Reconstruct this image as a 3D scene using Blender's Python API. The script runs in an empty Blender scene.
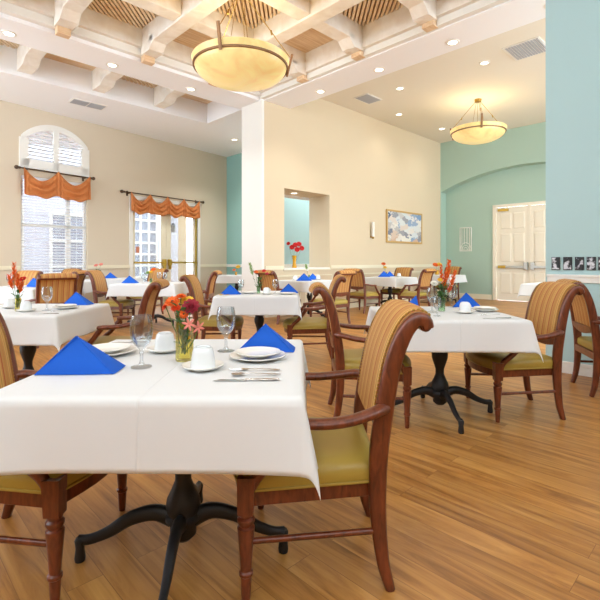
import bpy, bmesh, math, random
from mathutils import Vector, Matrix, noise
random.seed(7)
R = math.radians
COL = bpy.context.scene.collection
H = 1.15                                    # eye height
CU, SU = .715, .699
YAW = math.atan2(SU, CU)                    # the room stands at 45 degrees to the tables
P0 = (-6.05, 8.98); LYAW = math.atan2(.797, .604)

# ------------------------------------------------------------------ materials
def lin(c):
    return tuple(((x/255.)/12.92 if x/255. <= .04045 else ((x/255.+.055)/1.055)**2.4) for x in c) + (1,)

def mat(name, rgb, rough=.6, metal=0., noise_amt=0., noise_scale=30., bump=0., bump_scale=200., **kw):
    m = bpy.data.materials.new(name); m.use_nodes = True
    nt = m.node_tree; b = nt.nodes['Principled BSDF']
    b.inputs['Base Color'].default_value = lin(rgb)
    b.inputs['Roughness'].default_value = rough
    b.inputs['Metallic'].default_value = metal
    for k, v in kw.items(): b.inputs[k.replace('_', ' ')].default_value = v
    tc = nt.nodes.new('ShaderNodeTexCoord')
    if noise_amt:
        n = nt.nodes.new('ShaderNodeTexNoise'); n.inputs['Scale'].default_value = noise_scale; n.inputs['Detail'].default_value = 4
        nt.links.new(tc.outputs['Object'], n.inputs['Vector'])
        h = nt.nodes.new('ShaderNodeHueSaturation'); h.inputs['Color'].default_value = lin(rgb)
        mr = nt.nodes.new('ShaderNodeMapRange'); mr.inputs['To Min'].default_value = 1-noise_amt; mr.inputs['To Max'].default_value = 1+noise_amt
        nt.links.new(n.outputs['Fac'], mr.inputs['Value']); nt.links.new(mr.outputs['Result'], h.inputs['Value'])
        nt.links.new(h.outputs['Color'], b.inputs['Base Color'])
    if bump:
        n2 = nt.nodes.new('ShaderNodeTexNoise'); n2.inputs['Scale'].default_value = bump_scale
        nt.links.new(tc.outputs['Object'], n2.inputs['Vector'])
        bp = nt.nodes.new('ShaderNodeBump'); bp.inputs['Strength'].default_value = bump; bp.inputs['Distance'].default_value = .002
        nt.links.new(n2.outputs['Fac'], bp.inputs['Height']); nt.links.new(bp.outputs['Normal'], b.inputs['Normal'])
    return m

def wood_mat(name, c1, c2, scale=(1, 1, 1), rough=.4, nscale=6., axis_stretch=None, coat=0.):
    m = bpy.data.materials.new(name); m.use_nodes = True
    nt = m.node_tree; b = nt.nodes['Principled BSDF']; L = nt.links.new
    tc = nt.nodes.new('ShaderNodeTexCoord'); mp = nt.nodes.new('ShaderNodeMapping'); mp.inputs['Scale'].default_value = scale
    n = nt.nodes.new('ShaderNodeTexNoise'); n.inputs['Scale'].default_value = nscale; n.inputs['Detail'].default_value = 6; n.inputs['Distortion'].default_value = .6
    cr = nt.nodes.new('ShaderNodeValToRGB'); cr.color_ramp.elements[0].position = .3; cr.color_ramp.elements[1].position = .7
    cr.color_ramp.elements[0].color = lin(c1); cr.color_ramp.elements[1].color = lin(c2)
    L(tc.outputs['Object'], mp.inputs['Vector']); L(mp.outputs['Vector'], n.inputs['Vector']); L(n.outputs['Fac'], cr.inputs['Fac']); L(cr.outputs['Color'], b.inputs['Base Color'])
    b.inputs['Roughness'].default_value = rough; b.inputs['Coat Weight'].default_value = coat
    return m

M = {}
M['wall_beige'] = mat('cream wall paint', (217, 198, 168), .85, noise_amt=.015, noise_scale=2)
M['wall_left'] = mat('warm grey wall paint', (214, 199, 176), .85, noise_amt=.015, noise_scale=2)
M['teal'] = mat('sea green wall paint', (170, 194, 178), .85, noise_amt=.015, noise_scale=2)
M['teal_dark'] = mat('deep green wall paint', (146, 186, 178), .85)
M['blue'] = mat('pale blue wall paint', (178, 206, 206), .85, noise_amt=.015, noise_scale=2)
M['ceil'] = mat('white ceiling paint', (248, 248, 250), .9)
M['ceil_warm'] = mat('warm white ceiling paint', (232, 224, 208), .9)
M['trim'] = mat('white trim paint', (238, 235, 228), .5)
M['trim_warm'] = mat('cream trim paint', (232, 222, 196), .6)
M['door'] = mat('cream door paint', (236, 226, 206), .5)
M['beam'] = wood_mat('whitewashed beam wood', (230, 219, 204), (242, 236, 226), (1, 1, 1), .7, 5)
M['block'] = wood_mat('pale oak block', (214, 178, 138), (232, 202, 166), (1, 6, 6), .6, 6)
M['plank'] = wood_mat('limed plank ceiling', (206, 170, 128), (236, 212, 178), (.6, 14, 1), .6, 3)
M['slat'] = wood_mat('lattice slat wood', (222, 194, 158), (238, 216, 184), (1, 1, 1), .6, 8)
M['slat_back'] = mat('lattice backing', (172, 134, 102), .9)
M['chairwood'] = wood_mat('reddish walnut chair wood', (80, 35, 18), (126, 62, 34), (6, 6, 1.4), .32, 9, coat=.15)
M['olive'] = mat('olive vinyl', (170, 144, 62), .42, noise_amt=.06, noise_scale=9, bump=.15, bump_scale=250)
M['iron'] = mat('black cast iron', (26, 25, 27), .5, noise_amt=.2, noise_scale=40, bump=.4, bump_scale=120)
M['brass'] = mat('antique brass', (176, 140, 72), .35, 1.)
M['gold'] = mat('polished brass', (206, 170, 80), .3, 1.)
M['bronze'] = mat('dark bronze', (150, 112, 78), .45, .7)
M['rod'] = mat('bronze rod', (80, 60, 42), .5, .4)
M['steel'] = mat('stainless steel', (205, 205, 205), .22, 1.)
M['silver'] = mat('satin metal', (190, 188, 182), .4, .9)
M['china'] = mat('glazed white china', (240, 238, 232), .18)
M['china_cup'] = mat('ribbed white china', (232, 236, 238), .2)
M['napkin'] = mat('royal blue napkin cloth', (8, 92, 204), .8, noise_amt=.05, noise_scale=60, bump=.2, bump_scale=500)
M['valance'] = mat('rust orange curtain cloth', (198, 120, 62), .75, noise_amt=.1, noise_scale=14, bump=.2, bump_scale=300)
M['lattice_white'] = mat('white metal grille', (236, 236, 226), .5)
M['blind'] = mat('white blind slat', (238, 240, 244), .5)
M['tabletop'] = mat('dark laminate', (60, 42, 30), .5)
M['rubber'] = mat('grey glide', (150, 146, 140), .6)
M['vent'] = mat('grey vent metal', (176, 178, 184), .5)
M['ext_white'] = mat('white outdoor stucco', (206, 207, 222), .9)
M['ext_tan'] = mat('tan outdoor stucco', (160, 136, 104), .9)
M['ext_glass'] = mat('outdoor window glass', (150, 152, 166), .2)
M['ext_ground'] = mat('pale paving', (130, 128, 126), .9, noise_amt=.08, noise_scale=3)
M['lantern'] = mat('lantern grey', (120, 118, 116), .5)
for nm, c in dict(orange=(236, 104, 22), deep_orange=(226, 70, 14), crimson=(150, 12, 40), red=(205, 10, 12), pink=(236, 140, 124), yellow=(240, 196, 60), white=(240, 238, 226), green=(74, 116, 44), leaf=(60, 104, 40), pale_green=(150, 180, 110), dark=(60, 36, 18), magenta=(196, 40, 70)).items():
    M['f_'+nm] = mat('petal '+nm, c, .6, noise_amt=.12, noise_scale=50)

def cloth_mat():
    m = mat('white tablecloth linen', (220, 221, 221), .8, bump=.12, bump_scale=900)
    nt = m.node_tree; b = nt.nodes['Principled BSDF']; b.inputs['Sheen Weight'].default_value = .1
    bp = next(n for n in nt.nodes if n.type == 'BUMP'); tc = next(n for n in nt.nodes if n.type == 'TEX_COORD')
    sp = nt.nodes.new('ShaderNodeSeparateXYZ'); nt.links.new(tc.outputs['Object'], sp.inputs[0]); prev = None
    for ax in ('X', 'Y'):                     # ironed fold creases through the middle
        ab_ = nt.nodes.new('ShaderNodeMath'); ab_.operation = 'ABSOLUTE'; nt.links.new(sp.outputs[ax], ab_.inputs[0])
        mr = nt.nodes.new('ShaderNodeMapRange'); mr.inputs['From Max'].default_value = .006; mr.inputs['To Min'].default_value = 1; mr.inputs['To Max'].default_value = 0
        nt.links.new(ab_.outputs[0], mr.inputs['Value'])
        if prev:
            mx = nt.nodes.new('ShaderNodeMath'); mx.operation = 'MAXIMUM'; nt.links.new(prev.outputs[0], mx.inputs[0]); nt.links.new(mr.outputs[0], mx.inputs[1]); prev = mx
        else: prev = mr
    b2 = nt.nodes.new('ShaderNodeBump'); b2.inputs['Strength'].default_value = .5; b2.inputs['Distance'].default_value = .003
    nt.links.new(prev.outputs[0], b2.inputs['Height']); nt.links.new(bp.outputs['Normal'], b2.inputs['Normal']); nt.links.new(b2.outputs['Normal'], b.inputs['Normal'])
    return m
M['frame_gold'] = mat('gilt frame paint', (198, 160, 96), .5)
M['cloth'] = cloth_mat()

def glass_mat(name, rgb, ior=1.5):
    m = bpy.data.materials.new(name); m.use_nodes = True
    nt = m.node_tree; nt.nodes.remove(nt.nodes['Principled BSDF']); L = nt.links.new
    t = nt.nodes.new('ShaderNodeBsdfTransparent'); t.inputs[0].default_value = lin(rgb)
    g = nt.nodes.new('ShaderNodeBsdfGlossy'); g.inputs['Roughness'].default_value = .04
    lw = nt.nodes.new('ShaderNodeLayerWeight'); lw.inputs['Blend'].default_value = .38
    mr = nt.nodes.new('ShaderNodeMapRange'); mr.inputs['To Min'].default_value = .05; mr.inputs['To Max'].default_value = .5; L(lw.outputs['Fresnel'], mr.inputs['Value'])
    mx = nt.nodes.new('ShaderNodeMixShader'); L(mr.outputs['Result'], mx.inputs[0]); L(t.outputs[0], mx.inputs[1]); L(g.outputs[0], mx.inputs[2]); L(mx.outputs[0], nt.nodes['Material Output'].inputs[0])
    return m
M['glass'] = glass_mat('clear glass', (250, 252, 253))
M['glass_y'] = glass_mat('yellow tinted glass', (252, 247, 196))
M['glass_g'] = glass_mat('pale green glass', (228, 244, 226))
M['amber'] = mat('amber vase glaze', (216, 160, 40), .25)
def pane_mat():
    m = bpy.data.materials.new('window pane'); m.use_nodes = True
    nt = m.node_tree; b = nt.nodes['Principled BSDF']; out = nt.nodes['Material Output']
    b.inputs['Base Color'].default_value = (.9, .95, .97, 1); b.inputs['Roughness'].default_value = .03
    t = nt.nodes.new('ShaderNodeBsdfTransparent'); mx = nt.nodes.new('ShaderNodeMixShader'); mx.inputs[0].default_value = .1
    nt.links.new(t.outputs[0], mx.inputs[1]); nt.links.new(b.outputs[0], mx.inputs[2]); nt.links.new(mx.outputs[0], out.inputs[0])
    return m
M['pane'] = pane_mat()

def emis(name, rgb, s):
    m = bpy.data.materials.new(name); m.use_nodes = True
    b = m.node_tree.nodes['Principled BSDF']; b.inputs['Base Color'].default_value = lin(rgb)
    b.inputs['Emission Color'].default_value = lin(rgb); b.inputs['Emission Strength'].default_value = s
    return m
M['lens'] = emis('downlight lens', (255, 246, 225), 5)
def bowl_mat():
    m = emis('alabaster glass bowl', (236, 214, 140), .5)
    nt = m.node_tree; b = nt.nodes['Principled BSDF']
    tc = nt.nodes.new('ShaderNodeTexCoord'); n = nt.nodes.new('ShaderNodeTexNoise'); n.inputs['Scale'].default_value = 2.6; n.inputs['Detail'].default_value = 3; n.inputs['Distortion'].default_value = .7
    cr = nt.nodes.new('ShaderNodeValToRGB'); cr.color_ramp.elements[0].position = .3; cr.color_ramp.elements[1].position = .72
    cr.color_ramp.elements[0].color = lin((214, 186, 120)); cr.color_ramp.elements[1].color = lin((246, 226, 160))
    nt.links.new(tc.outputs['Object'], n.inputs['Vector']); nt.links.new(n.outputs['Fac'], cr.inputs['Fac'])
    nt.links.new(cr.outputs['Color'], b.inputs['Base Color']); nt.links.new(cr.outputs['Color'], b.inputs['Emission Color'])
    b.inputs['Roughness'].default_value = .3
    return m
M['bowl'] = bowl_mat()

def stripe_mat():
    m = bpy.data.materials.new('striped upholstery'); m.use_nodes = True
    nt = m.node_tree; b = nt.nodes['Principled BSDF']; L = nt.links.new
    tc = nt.nodes.new('ShaderNodeTexCoord'); sp = nt.nodes.new('ShaderNodeSeparateXYZ'); L(tc.outputs['Object'], sp.inputs[0])
    mul = nt.nodes.new('ShaderNodeMath'); mul.operation = 'MULTIPLY'; mul.inputs[1].default_value = 1/.07; L(sp.outputs['X'], mul.inputs[0])
    fr = nt.nodes.new('ShaderNodeMath'); fr.operation = 'FRACT'; L(mul.outputs[0], fr.inputs[0])
    cr = nt.nodes.new('ShaderNodeValToRGB'); r = cr.color_ramp; r.interpolation = 'CONSTANT'
    base = (184, 133, 74)
    stops = [(0, base), (.1, (164, 68, 32)), (.18, base), (.3, (206, 158, 90)), (.44, (150, 118, 56)), (.49, (206, 158, 90)), (.62, base), (.8, (184, 122, 60)), (.88, base)]
    r.elements[0].position = 0; r.elements[0].color = lin(stops[0][1]); r.elements[1].position = stops[1][0]; r.elements[1].color = lin(stops[1][1])
    for p, c in stops[2:]:
        e = r.elements.new(p); e.color = lin(c)
    L(fr.outputs[0], cr.inputs['Fac'])
    n = nt.nodes.new('ShaderNodeTexNoise'); n.inputs['Scale'].default_value = 400; L(tc.outputs['Object'], n.inputs['Vector'])
    bp = nt.nodes.new('ShaderNodeBump'); bp.inputs['Strength'].default_value = .2; bp.inputs['Distance'].default_value = .001; L(n.outputs['Fac'], bp.inputs['Height']); L(bp.outputs['Normal'], b.inputs['Normal'])
    L(cr.outputs['Color'], b.inputs['Base Color']); b.inputs['Roughness'].default_value = .7
    return m
M['stripe'] = stripe_mat()

def floor_mat():
    m = bpy.data.materials.new('oak plank floor'); m.use_nodes = True
    nt = m.node_tree; b = nt.nodes['Principled BSDF']; L = nt.links.new
    tc = nt.nodes.new('ShaderNodeTexCoord')
    mp = nt.nodes.new('ShaderNodeMapping'); mp.inputs['Rotation'].default_value = (0, 0, R(90)); L(tc.outputs['Object'], mp.inputs['Vector'])
    br = nt.nodes.new('ShaderNodeTexBrick'); L(mp.outputs['Vector'], br.inputs['Vector'])
    br.offset = .37; br.inputs['Scale'].default_value = 1; br.inputs['Brick Width'].default_value = 1.22; br.inputs['Row Height'].default_value = .125
    br.inputs['Mortar Size'].default_value = .0012; br.inputs['Mortar Smooth'].default_value = .2; br.inputs['Bias'].default_value = 0
    br.inputs['Color1'].default_value = (0, 0, 0, 1); br.inputs['Color2'].default_value = (1, 1, 1, 1); br.inputs['Mortar'].default_value = (.35, .35, .35, 1)
    mp2 = nt.nodes.new('ShaderNodeMapping'); mp2.inputs['Scale'].default_value = (9, .8, 1); L(tc.outputs['Object'], mp2.inputs['Vector'])
    ad = nt.nodes.new('ShaderNodeVectorMath'); ad.operation = 'ADD'; L(mp2.outputs['Vector'], ad.inputs[0])
    sc = nt.nodes.new('ShaderNodeVectorMath'); sc.operation = 'SCALE'; sc.inputs['Scale'].default_value = 7; L(br.outputs['Color'], sc.inputs[0]); L(sc.outputs[0], ad.inputs[1])
    n = nt.nodes.new('ShaderNodeTexNoise'); n.inputs['Scale'].default_value = 1.6; n.inputs['Detail'].default_value = 8; n.inputs['Roughness'].default_value = .62; n.inputs['Distortion'].default_value = 1.1; L(ad.outputs[0], n.inputs['Vector'])
    cr = nt.nodes.new('ShaderNodeValToRGB'); r = cr.color_ramp
    r.elements[0].position = .28; r.elements[0].color = lin((124, 78, 34)); r.elements[1].position = .72; r.elements[1].color = lin((208, 154, 84))
    e = r.elements.new(.47); e.color = lin((176, 120, 58))
    L(n.outputs['Fac'], cr.inputs['Fac'])
    h = nt.nodes.new('ShaderNodeHueSaturation'); L(cr.outputs['Color'], h.inputs['Color'])
    mr = nt.nodes.new('ShaderNodeMapRange'); mr.inputs['To Min'].default_value = .9; mr.inputs['To Max'].default_value = 1.07; L(br.outputs['Color'], mr.inputs['Value']); L(mr.outputs['Result'], h.inputs['Value'])
    mx = nt.nodes.new('ShaderNodeMix'); mx.data_type = 'RGBA'; L(br.outputs['Fac'], mx.inputs['Factor']); L(h.outputs['Color'], mx.inputs['A']); mx.inputs['B'].default_value = lin((134, 88, 42))
    L(mx.outputs['Result'], b.inputs['Base Color'])
    b.inputs['Roughness'].default_value = .36
    b.inputs['Specular IOR Level'].default_value = .45
    return m
M['floor'] = floor_mat()

def paint_mat():
    m = bpy.data.materials.new('abstract painting'); m.use_nodes = True
    nt = m.node_tree; b = nt.nodes['Principled BSDF']; L = nt.links.new
    tc = nt.nodes.new('ShaderNodeTexCoord'); mp = nt.nodes.new('ShaderNodeMapping'); mp.inputs['Scale'].default_value = (2.2, 1, 3.6); L(tc.outputs['Object'], mp.inputs['Vector'])
    v = nt.nodes.new('ShaderNodeTexVoronoi'); v.inputs['Scale'].default_value = 1.7; n0 = nt.nodes.new('ShaderNodeTexNoise'); n0.inputs['Scale'].default_value = 3
    L(mp.outputs['Vector'], n0.inputs['Vector']); mixv = nt.nodes.new('ShaderNodeVectorMath'); mixv.operation = 'ADD'; L(mp.outputs['Vector'], mixv.inputs[0]); L(n0.outputs['Color'], mixv.inputs[1]); L(mixv.outputs[0], v.inputs['Vector'])
    sp = nt.nodes.new('ShaderNodeSeparateColor'); L(v.outputs['Color'], sp.inputs[0])
    cr = nt.nodes.new('ShaderNodeValToRGB'); r = cr.color_ramp; r.interpolation = 'EASE'
    cols = [(0, (226, 220, 208)), (.3, (208, 212, 214)), (.45, (120, 150, 186)), (.55, (224, 216, 206)), (.68, (196, 150, 110)), (.76, (222, 214, 204)), (.88, (84, 96, 122)), (1, (214, 206, 196))]
    r.elements[0].color = lin(cols[0][1]); r.elements[1].position = 1; r.elements[1].color = lin(cols[-1][1])
    for p, c in cols[1:-1]: e = r.elements.new(p); e.color = lin(c)
    L(sp.outputs[0], cr.inputs['Fac']); L(cr.outputs['Color'], b.inputs['Base Color']); b.inputs['Roughness'].default_value = .6
    return m
M['paint'] = paint_mat()
def bw_mat():
    m = bpy.data.materials.new('black and white print'); m.use_nodes = True
    nt = m.node_tree; b = nt.nodes['Principled BSDF']; L = nt.links.new
    tc = nt.nodes.new('ShaderNodeTexCoord'); n = nt.nodes.new('ShaderNodeTexNoise'); n.inputs['Scale'].default_value = 22; n.inputs['Detail'].default_value = 3; oi = nt.nodes.new('ShaderNodeObjectInfo'); ad = nt.nodes.new('ShaderNodeVectorMath'); ad.operation = 'MULTIPLY_ADD'; ad.inputs[1].default_value = (5, 5, 5); L(oi.outputs['Location'], ad.inputs[0]); L(tc.outputs['Object'], ad.inputs[2]); L(ad.outputs[0], n.inputs['Vector'])
    cr = nt.nodes.new('ShaderNodeValToRGB'); cr.color_ramp.elements[0].position = .46; cr.color_ramp.elements[1].position = .58
    cr.color_ramp.elements[0].color = lin((30, 30, 34)); cr.color_ramp.elements[1].color = lin((214, 214, 220)); L(n.outputs['Fac'], cr.inputs['Fac']); L(cr.outputs['Color'], b.inputs['Base Color'])
    return m
M['bw'] = bw_mat()
M['black'] = mat('black frame', (30, 30, 32), .5)

# ------------------------------------------------------------------ mesh helpers
def catmull(pts, n=6):
    P = [Vector(p) for p in pts]; out = []
    for i in range(len(P)-1):
        p0 = P[max(i-1, 0)]; p1 = P[i]; p2 = P[i+1]; p3 = P[min(i+2, len(P)-1)]
        for k in range(n):
            t = k/n
            out.append(.5*((2*p1)+(-p0+p2)*t+(2*p0-5*p1+4*p2-p3)*t*t+(-p0+3*p1-3*p2+p3)*t**3))
    out.append(P[-1]); return out

class MB:
    def __init__(s): s.bm = bmesh.new()
    def quadgrid(s, rows, close_u=False, close_v=False):
        V = [[s.bm.verts.new(p) for p in r] for r in rows]; nu, nv = len(V), len(V[0])
        for i in range(nu if close_u else nu-1):
            for j in range(nv if close_v else nv-1):
                try: s.bm.faces.new((V[i][j], V[(i+1) % nu][j], V[(i+1) % nu][(j+1) % nv], V[i][(j+1) % nv]))
                except ValueError: pass
        return V
    def box(s, x0, x1, y0, y1, z0, z1):
        v = [s.bm.verts.new((x, y, z)) for z in (z0, z1) for y in (y0, y1) for x in (x0, x1)]
        for f in ((0, 2, 3, 1), (4, 5, 7, 6), (0, 1, 5, 4), (2, 6, 7, 3), (0, 4, 6, 2), (1, 3, 7, 5)): s.bm.faces.new([v[i] for i in f])
        return s
    def hexa(s, b4, t4):
        v = [s.bm.verts.new(p) for p in list(b4)+list(t4)]
        for f in ((3, 2, 1, 0), (4, 5, 6, 7), (0, 1, 5, 4), (1, 2, 6, 5), (2, 3, 7, 6), (3, 0, 4, 7)): s.bm.faces.new([v[i] for i in f])
        return s
    def lathe(s, prof, n=24, c=(0, 0, 0), close=True):
        rows = [[(c[0]+r*math.cos(2*math.pi*k/n), c[1]+r*math.sin(2*math.pi*k/n), c[2]+z) for k in range(n)] for r, z in prof]
        V = s.quadgrid(rows, close_v=True)
        if close:
            for row in (V[0], V[-1]):
                try: s.bm.faces.new(row)
                except ValueError: pass
        return s
    def tube(s, pts, rad, n=8, up=(0, 0, 1), sx=1., sy=1., cap=True):
        P = [Vector(p) for p in pts]; rows = []; up = Vector(up)
        for i, p in enumerate(P):
            t = (P[min(i+1, len(P)-1)]-P[max(i-1, 0)]).normalized()
            a = t.cross(up)
            if a.length < 1e-3: a = t.cross(Vector((0, 1, 0)))
            a.normalize(); b = a.cross(t)
            r = rad[i] if isinstance(rad, (list, tuple)) else rad
            rows.append([p+a*(r*sx*math.cos(2*math.pi*k/n))+b*(r*sy*math.sin(2*math.pi*k/n)) for k in range(n)])
        V = s.quadgrid(rows, close_v=True)
        if cap: s.bm.faces.new(V[0]); s.bm.faces.new(V[-1])
        return s
    def sweep_yz(s, pts, th, x0, x1):
        """box section swept along a curve in the yz plane"""
        P = [Vector((0, p[0], p[1])) for p in pts]; rows = []
        for i, p in enumerate(P):
            t = (P[min(i+1, len(P)-1)]-P[max(i-1, 0)]).normalized(); nn = Vector((0, -t.z, t.y)); h = th[i]/2
            e = .22*min(th[i], abs(x1-x0))
            sec = []
            for (xx, hh) in ((x0, h-e), (x0+e, h), (x1-e, h), (x1, h-e), (x1, -h+e), (x1-e, -h), (x0+e, -h), (x0, -h+e)):
                sec.append(Vector((xx, 0, 0))+p+nn*hh)
            rows.append(sec)
        V = s.quadgrid(rows, close_v=True); s.bm.faces.new(V[0]); s.bm.faces.new(V[-1])
        return s
    def sphere(s, c, r, sz=1., n=8):
        prof = [(max(r*math.sin(math.pi*k/n), 1e-5), -r*sz*math.cos(math.pi*k/n)) for k in range(n+1)]
        return s.lathe(prof, n*2, c, close=True)
    def build(s, name, m, parent=None, smooth=None, bevel=0, loc=None, rot=None, solid=0, recalc=True):
        bmesh.ops.remove_doubles(s.bm, verts=s.bm.verts, dist=1e-6)
        if recalc: bmesh.ops.recalc_face_normals(s.bm, faces=s.bm.faces)
        me = bpy.data.meshes.new(name); s.bm.to_mesh(me); s.bm.free()
        me.materials.append(m)
        if smooth is not None:
            me.shade_smooth(); me.set_sharp_from_angle(angle=R(smooth))
        o = bpy.data.objects.new(name, me); COL.objects.link(o)
        if parent: o.parent = parent
        if loc: o.location = loc
        if rot is not None: o.rotation_euler = rot if not isinstance(rot, (int, float)) else (0, 0, rot)
        if solid:
            md = o.modifiers.new('s', 'SOLIDIFY'); md.thickness = solid; md.offset = 0
        if bevel:
            md = o.modifiers.new('b', 'BEVEL'); md.width = bevel; md.segments = 2; md.limit_method = 'ANGLE'; md.angle_limit = R(40)
        return o

def thing(name, label, cat, loc=(0, 0, 0), rot=0, group=None):
    o = bpy.data.objects.new(name, None); o.empty_display_size = .1; COL.objects.link(o)
    o.location = loc; o.rotation_euler = (0, 0, rot); o['label'] = label; o['category'] = cat
    if group: o['group'] = group
    return o
def tag(o, label, cat, group=None):
    o['label'] = label; o['category'] = cat
    if group: o['group'] = group
    return o
def struct(o): o['kind'] = 'structure'; return o
def AB(o): o.rotation_euler = (0, 0, YAW); return o
def LW(o): o.location = (P0[0], P0[1], 0); o.rotation_euler = (0, 0, LYAW); return o
def abp(a, b, z=0): return (CU*a-SU*b, SU*a+CU*b, z)
def lwp(s, y, z=0): return (P0[0]+.604*s-.797*y, P0[1]+.797*s+.604*y, z)
def kids(o): return [c for c in bpy.data.objects if c.parent == o]
def copy_tree(o, parent=None):
    c = o.copy(); COL.objects.link(c); c.parent = parent
    for ch in kids(o): copy_tree(ch, c)
    return c

# ------------------------------------------------------------------ the room
B = 6.95; A = 13.0; AN = 13.32; ZC = 4.87; ZS = 4.4; ZR0, ZR1 = .97, 1.05
# floor
struct(AB(MB().box(-3, 14, -3, 14, -.1, 0).build('floor', M['floor'])))
# cream wall on the right of the column, with the pass-through opening (its end is the white column)
oa0, oa1, oz0, oz1 = 6.33, 7.76, 1.0, 2.69
w = MB(); t = .66
w.box(5.78, oa0, B, B+t, 0, 5); w.box(oa1, A, B, B+t, 0, 5); w.box(oa0, oa1, B, B+t, 0, oz0-.03); w.box(oa0, oa1, B, B+t, oz1, 5)
struct(AB(w.build('wall_back', M['wall_beige'])))
struct(AB(MB().box(oa0-.02, oa1+.0, B-.02, B+t+.02, oz0-.03, oz0).build('trim_1', M['trim'])))
struct(AB(MB().box(oa1-.004, oa1, B+.01, B+t, oz0, oz1).build('trim_2', M['trim_warm'])))
# white column at the end of that wall
struct(AB(MB().box(5.72, 5.78, B-.0, B+t+.01, 0, ZS).build('trim_3', M['trim'])))
# room seen through the opening
struct(AB(MB().box(8.1, 16, 9.6, 9.7, 0, 5).build('wall_beyond', M['blue'])))
struct(AB(MB().box(8.1, 16, 9.56, 9.6, .9, 1.06).build('trim_4', M['trim'])))
# green return wall behind the column
struct(AB(MB().box(8.1, 8.2, 9.7, 12.2, 0, 5).build('wall_green_return', M['teal_dark'])))
struct(AB(MB().box(8.06, 8.1, 9.7, 11.6, ZR0, ZR1).build('trim_5', M['trim'])))
struct(AB(MB().box(8.08, 8.1, 9.7, 11.6, 0, .14).build('baseboard_return', M['trim'])))
# far green wall with segmental arch recess
def arch_z(b, mid=4.5, half=2.45, spring=3.3, rise=.53):
    Rr = (half*half+rise*rise)/(2*rise); d = min(abs(b-mid), half)
    return spring+rise-Rr+math.sqrt(Rr*Rr-d*d)
w = MB(); b1, b0 = 6.93, 2.07
w.box(A, AN, b1, B+t, 0, 5); w.box(A, AN, -2, b0, 0, 5)
N = 40
for i in range(N):
    p, q = b0+(b1-b0)*i/N, b0+(b1-b0)*(i+1)/N
    w.hexa([(A, p, arch_z(p)), (AN, p, arch_z(p)), (AN, q, arch_z(q)), (A, q, arch_z(q))], [(A, p, 5), (AN, p, 5), (AN, q, 5), (A, q, 5)])
struct(AB(w.build('wall_far', M['teal'])))
db0, db1 = 3.52, 5.42      # door frame
w = MB(); w.box(AN, AN+.12, db1, B+t, 0, 5); w.box(AN, AN+.12, -2, db0, 0, 5); w.box(AN, AN+.12, db0, db1, 2.8, 5)
struct(AB(w.build('wall_recess', M['teal'])))
struct(AB(MB().box(AN-.018, AN, db1+.05, 6.92, 0, .15).build('baseboard_recess', M['trim_warm'])))
# blue wall on the right
struct(AB(MB().box(5.15, 5.3, -3, 1.55, 0, 5).build('wall_right', M['blue'])))
w = MB(); w.box(5.128, 5.15, -3, 1.53, .93, 1.01); w.box(5.118, 5.15, -3, 1.535, .985, 1.012)
struct(AB(w.build('trim_6', M['trim'], bevel=.004)))
w = MB(); w.box(5.132, 5.15, -3, 1.55, 0, .085); w.box(5.138, 5.15, -3, 1.55, .085, .12)
struct(AB(w.build('baseboard_right', M['trim'], bevel=.004)))
# unseen rear walls added to block low sky light, open high for fill
w = MB(); w.box(-3.15, -3, -3, 5.4, 0, 3.4)
for q in range(8): w.box(-3.15, -3, -3+q*2.4, -2.85+q*2.4, 3.4, ZS)
struct(AB(w.build('wall_rear_unseen', M['wall_beige'])))
w = MB(); w.box(-3.15, 5.3, -3.15, -3, 0, 3.4)
for q in range(8): w.box(-3.15+q*2.4, -3+q*2.4, -3.15, -3, 3.4, ZS)
struct(AB(w.build('wall_side_unseen', M['wall_beige'])))
# chair rail and baseboard on the cream wall
w = MB(); w.box(5.8, oa0-.03, B-.025, B, ZR0, ZR1); w.box(oa1+.03, A, B-.025, B, ZR0, ZR1); w.box(oa0-.03, oa1+.03, B-.025, B, ZR0-.02, oz0-.03)
struct(AB(w.build('trim_7', M['trim_warm'])))
# wainscot panel moulding below the rail
w = MB()
for k in range(9):
    p = 8.0+k*1.05-2.1; q = p+.9
    if q > 12.9: break
    for (x0, x1, z0, z1) in ((p, q, .82, .845), (p, q, .2, .225), (p, p+.025, .2, .845), (q-.025, q, .2, .845)): w.box(x0, x1, B-.012, B, z0, z1)
struct(AB(w.build('trim_8', M['trim_warm'])))
struct(AB(MB().box(5.8, A, B-.02, B, 0, .14).build('baseboard_back', M['trim_warm'])))

# ---- left window wall, own direction
S0, S1 = -3.5, 6.6
ws0, ws1, wz0, wz1 = .38, 1.78, .84, 2.95
az0, azs, aza = 3.16, 3.76, 4.1
ds0, ds1, dz1 = 2.95, 5.05, 2.72
def arch_w(s_):
    mid = (ws0+ws1)/2; half = (ws1-ws0)/2; rise = aza-azs; Rr = (half*half+rise*rise)/(2*rise); d = min(abs(s_-mid), half)
    return aza-Rr+math.sqrt(max(Rr*Rr-d*d, 0))
w = MB(); T = .16
w.box(S0, ws0, 0, T, 0, 4.5); w.box(ws0, ws1, 0, T, 0, wz0); w.box(ws0, ws1, 0, T, wz1, az0)
for i in range(24):
    p, q = ws0+(ws1-ws0)*i/24, ws0+(ws1-ws0)*(i+1)/24
    w.hexa([(p, 0, arch_w(p)), (q, 0, arch_w(q)), (q, T, arch_w(q)), (p, T, arch_w(p))], [(p, 0, 4.5), (q, 0, 4.5), (q, T, 4.5), (p, T, 4.5)])
w.box(ws1, ds0, 0, T, 0, 4.5); w.box(ds0, ds1, 0, T, dz1, 4.5); w.box(ds1, S1, 0, T, 0, 4.5)
struct(LW(w.build('wall_left', M['wall_left'])))
w = MB()
for p, q in ((S0, ws0-.02), (ws1+.02, ds0-.08), (ds1+.08, 6.25)): w.box(p, q, -.025, 0, ZR0, ZR1)
struct(LW(w.build('trim_9', M['trim_warm'])))
w = MB()
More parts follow.
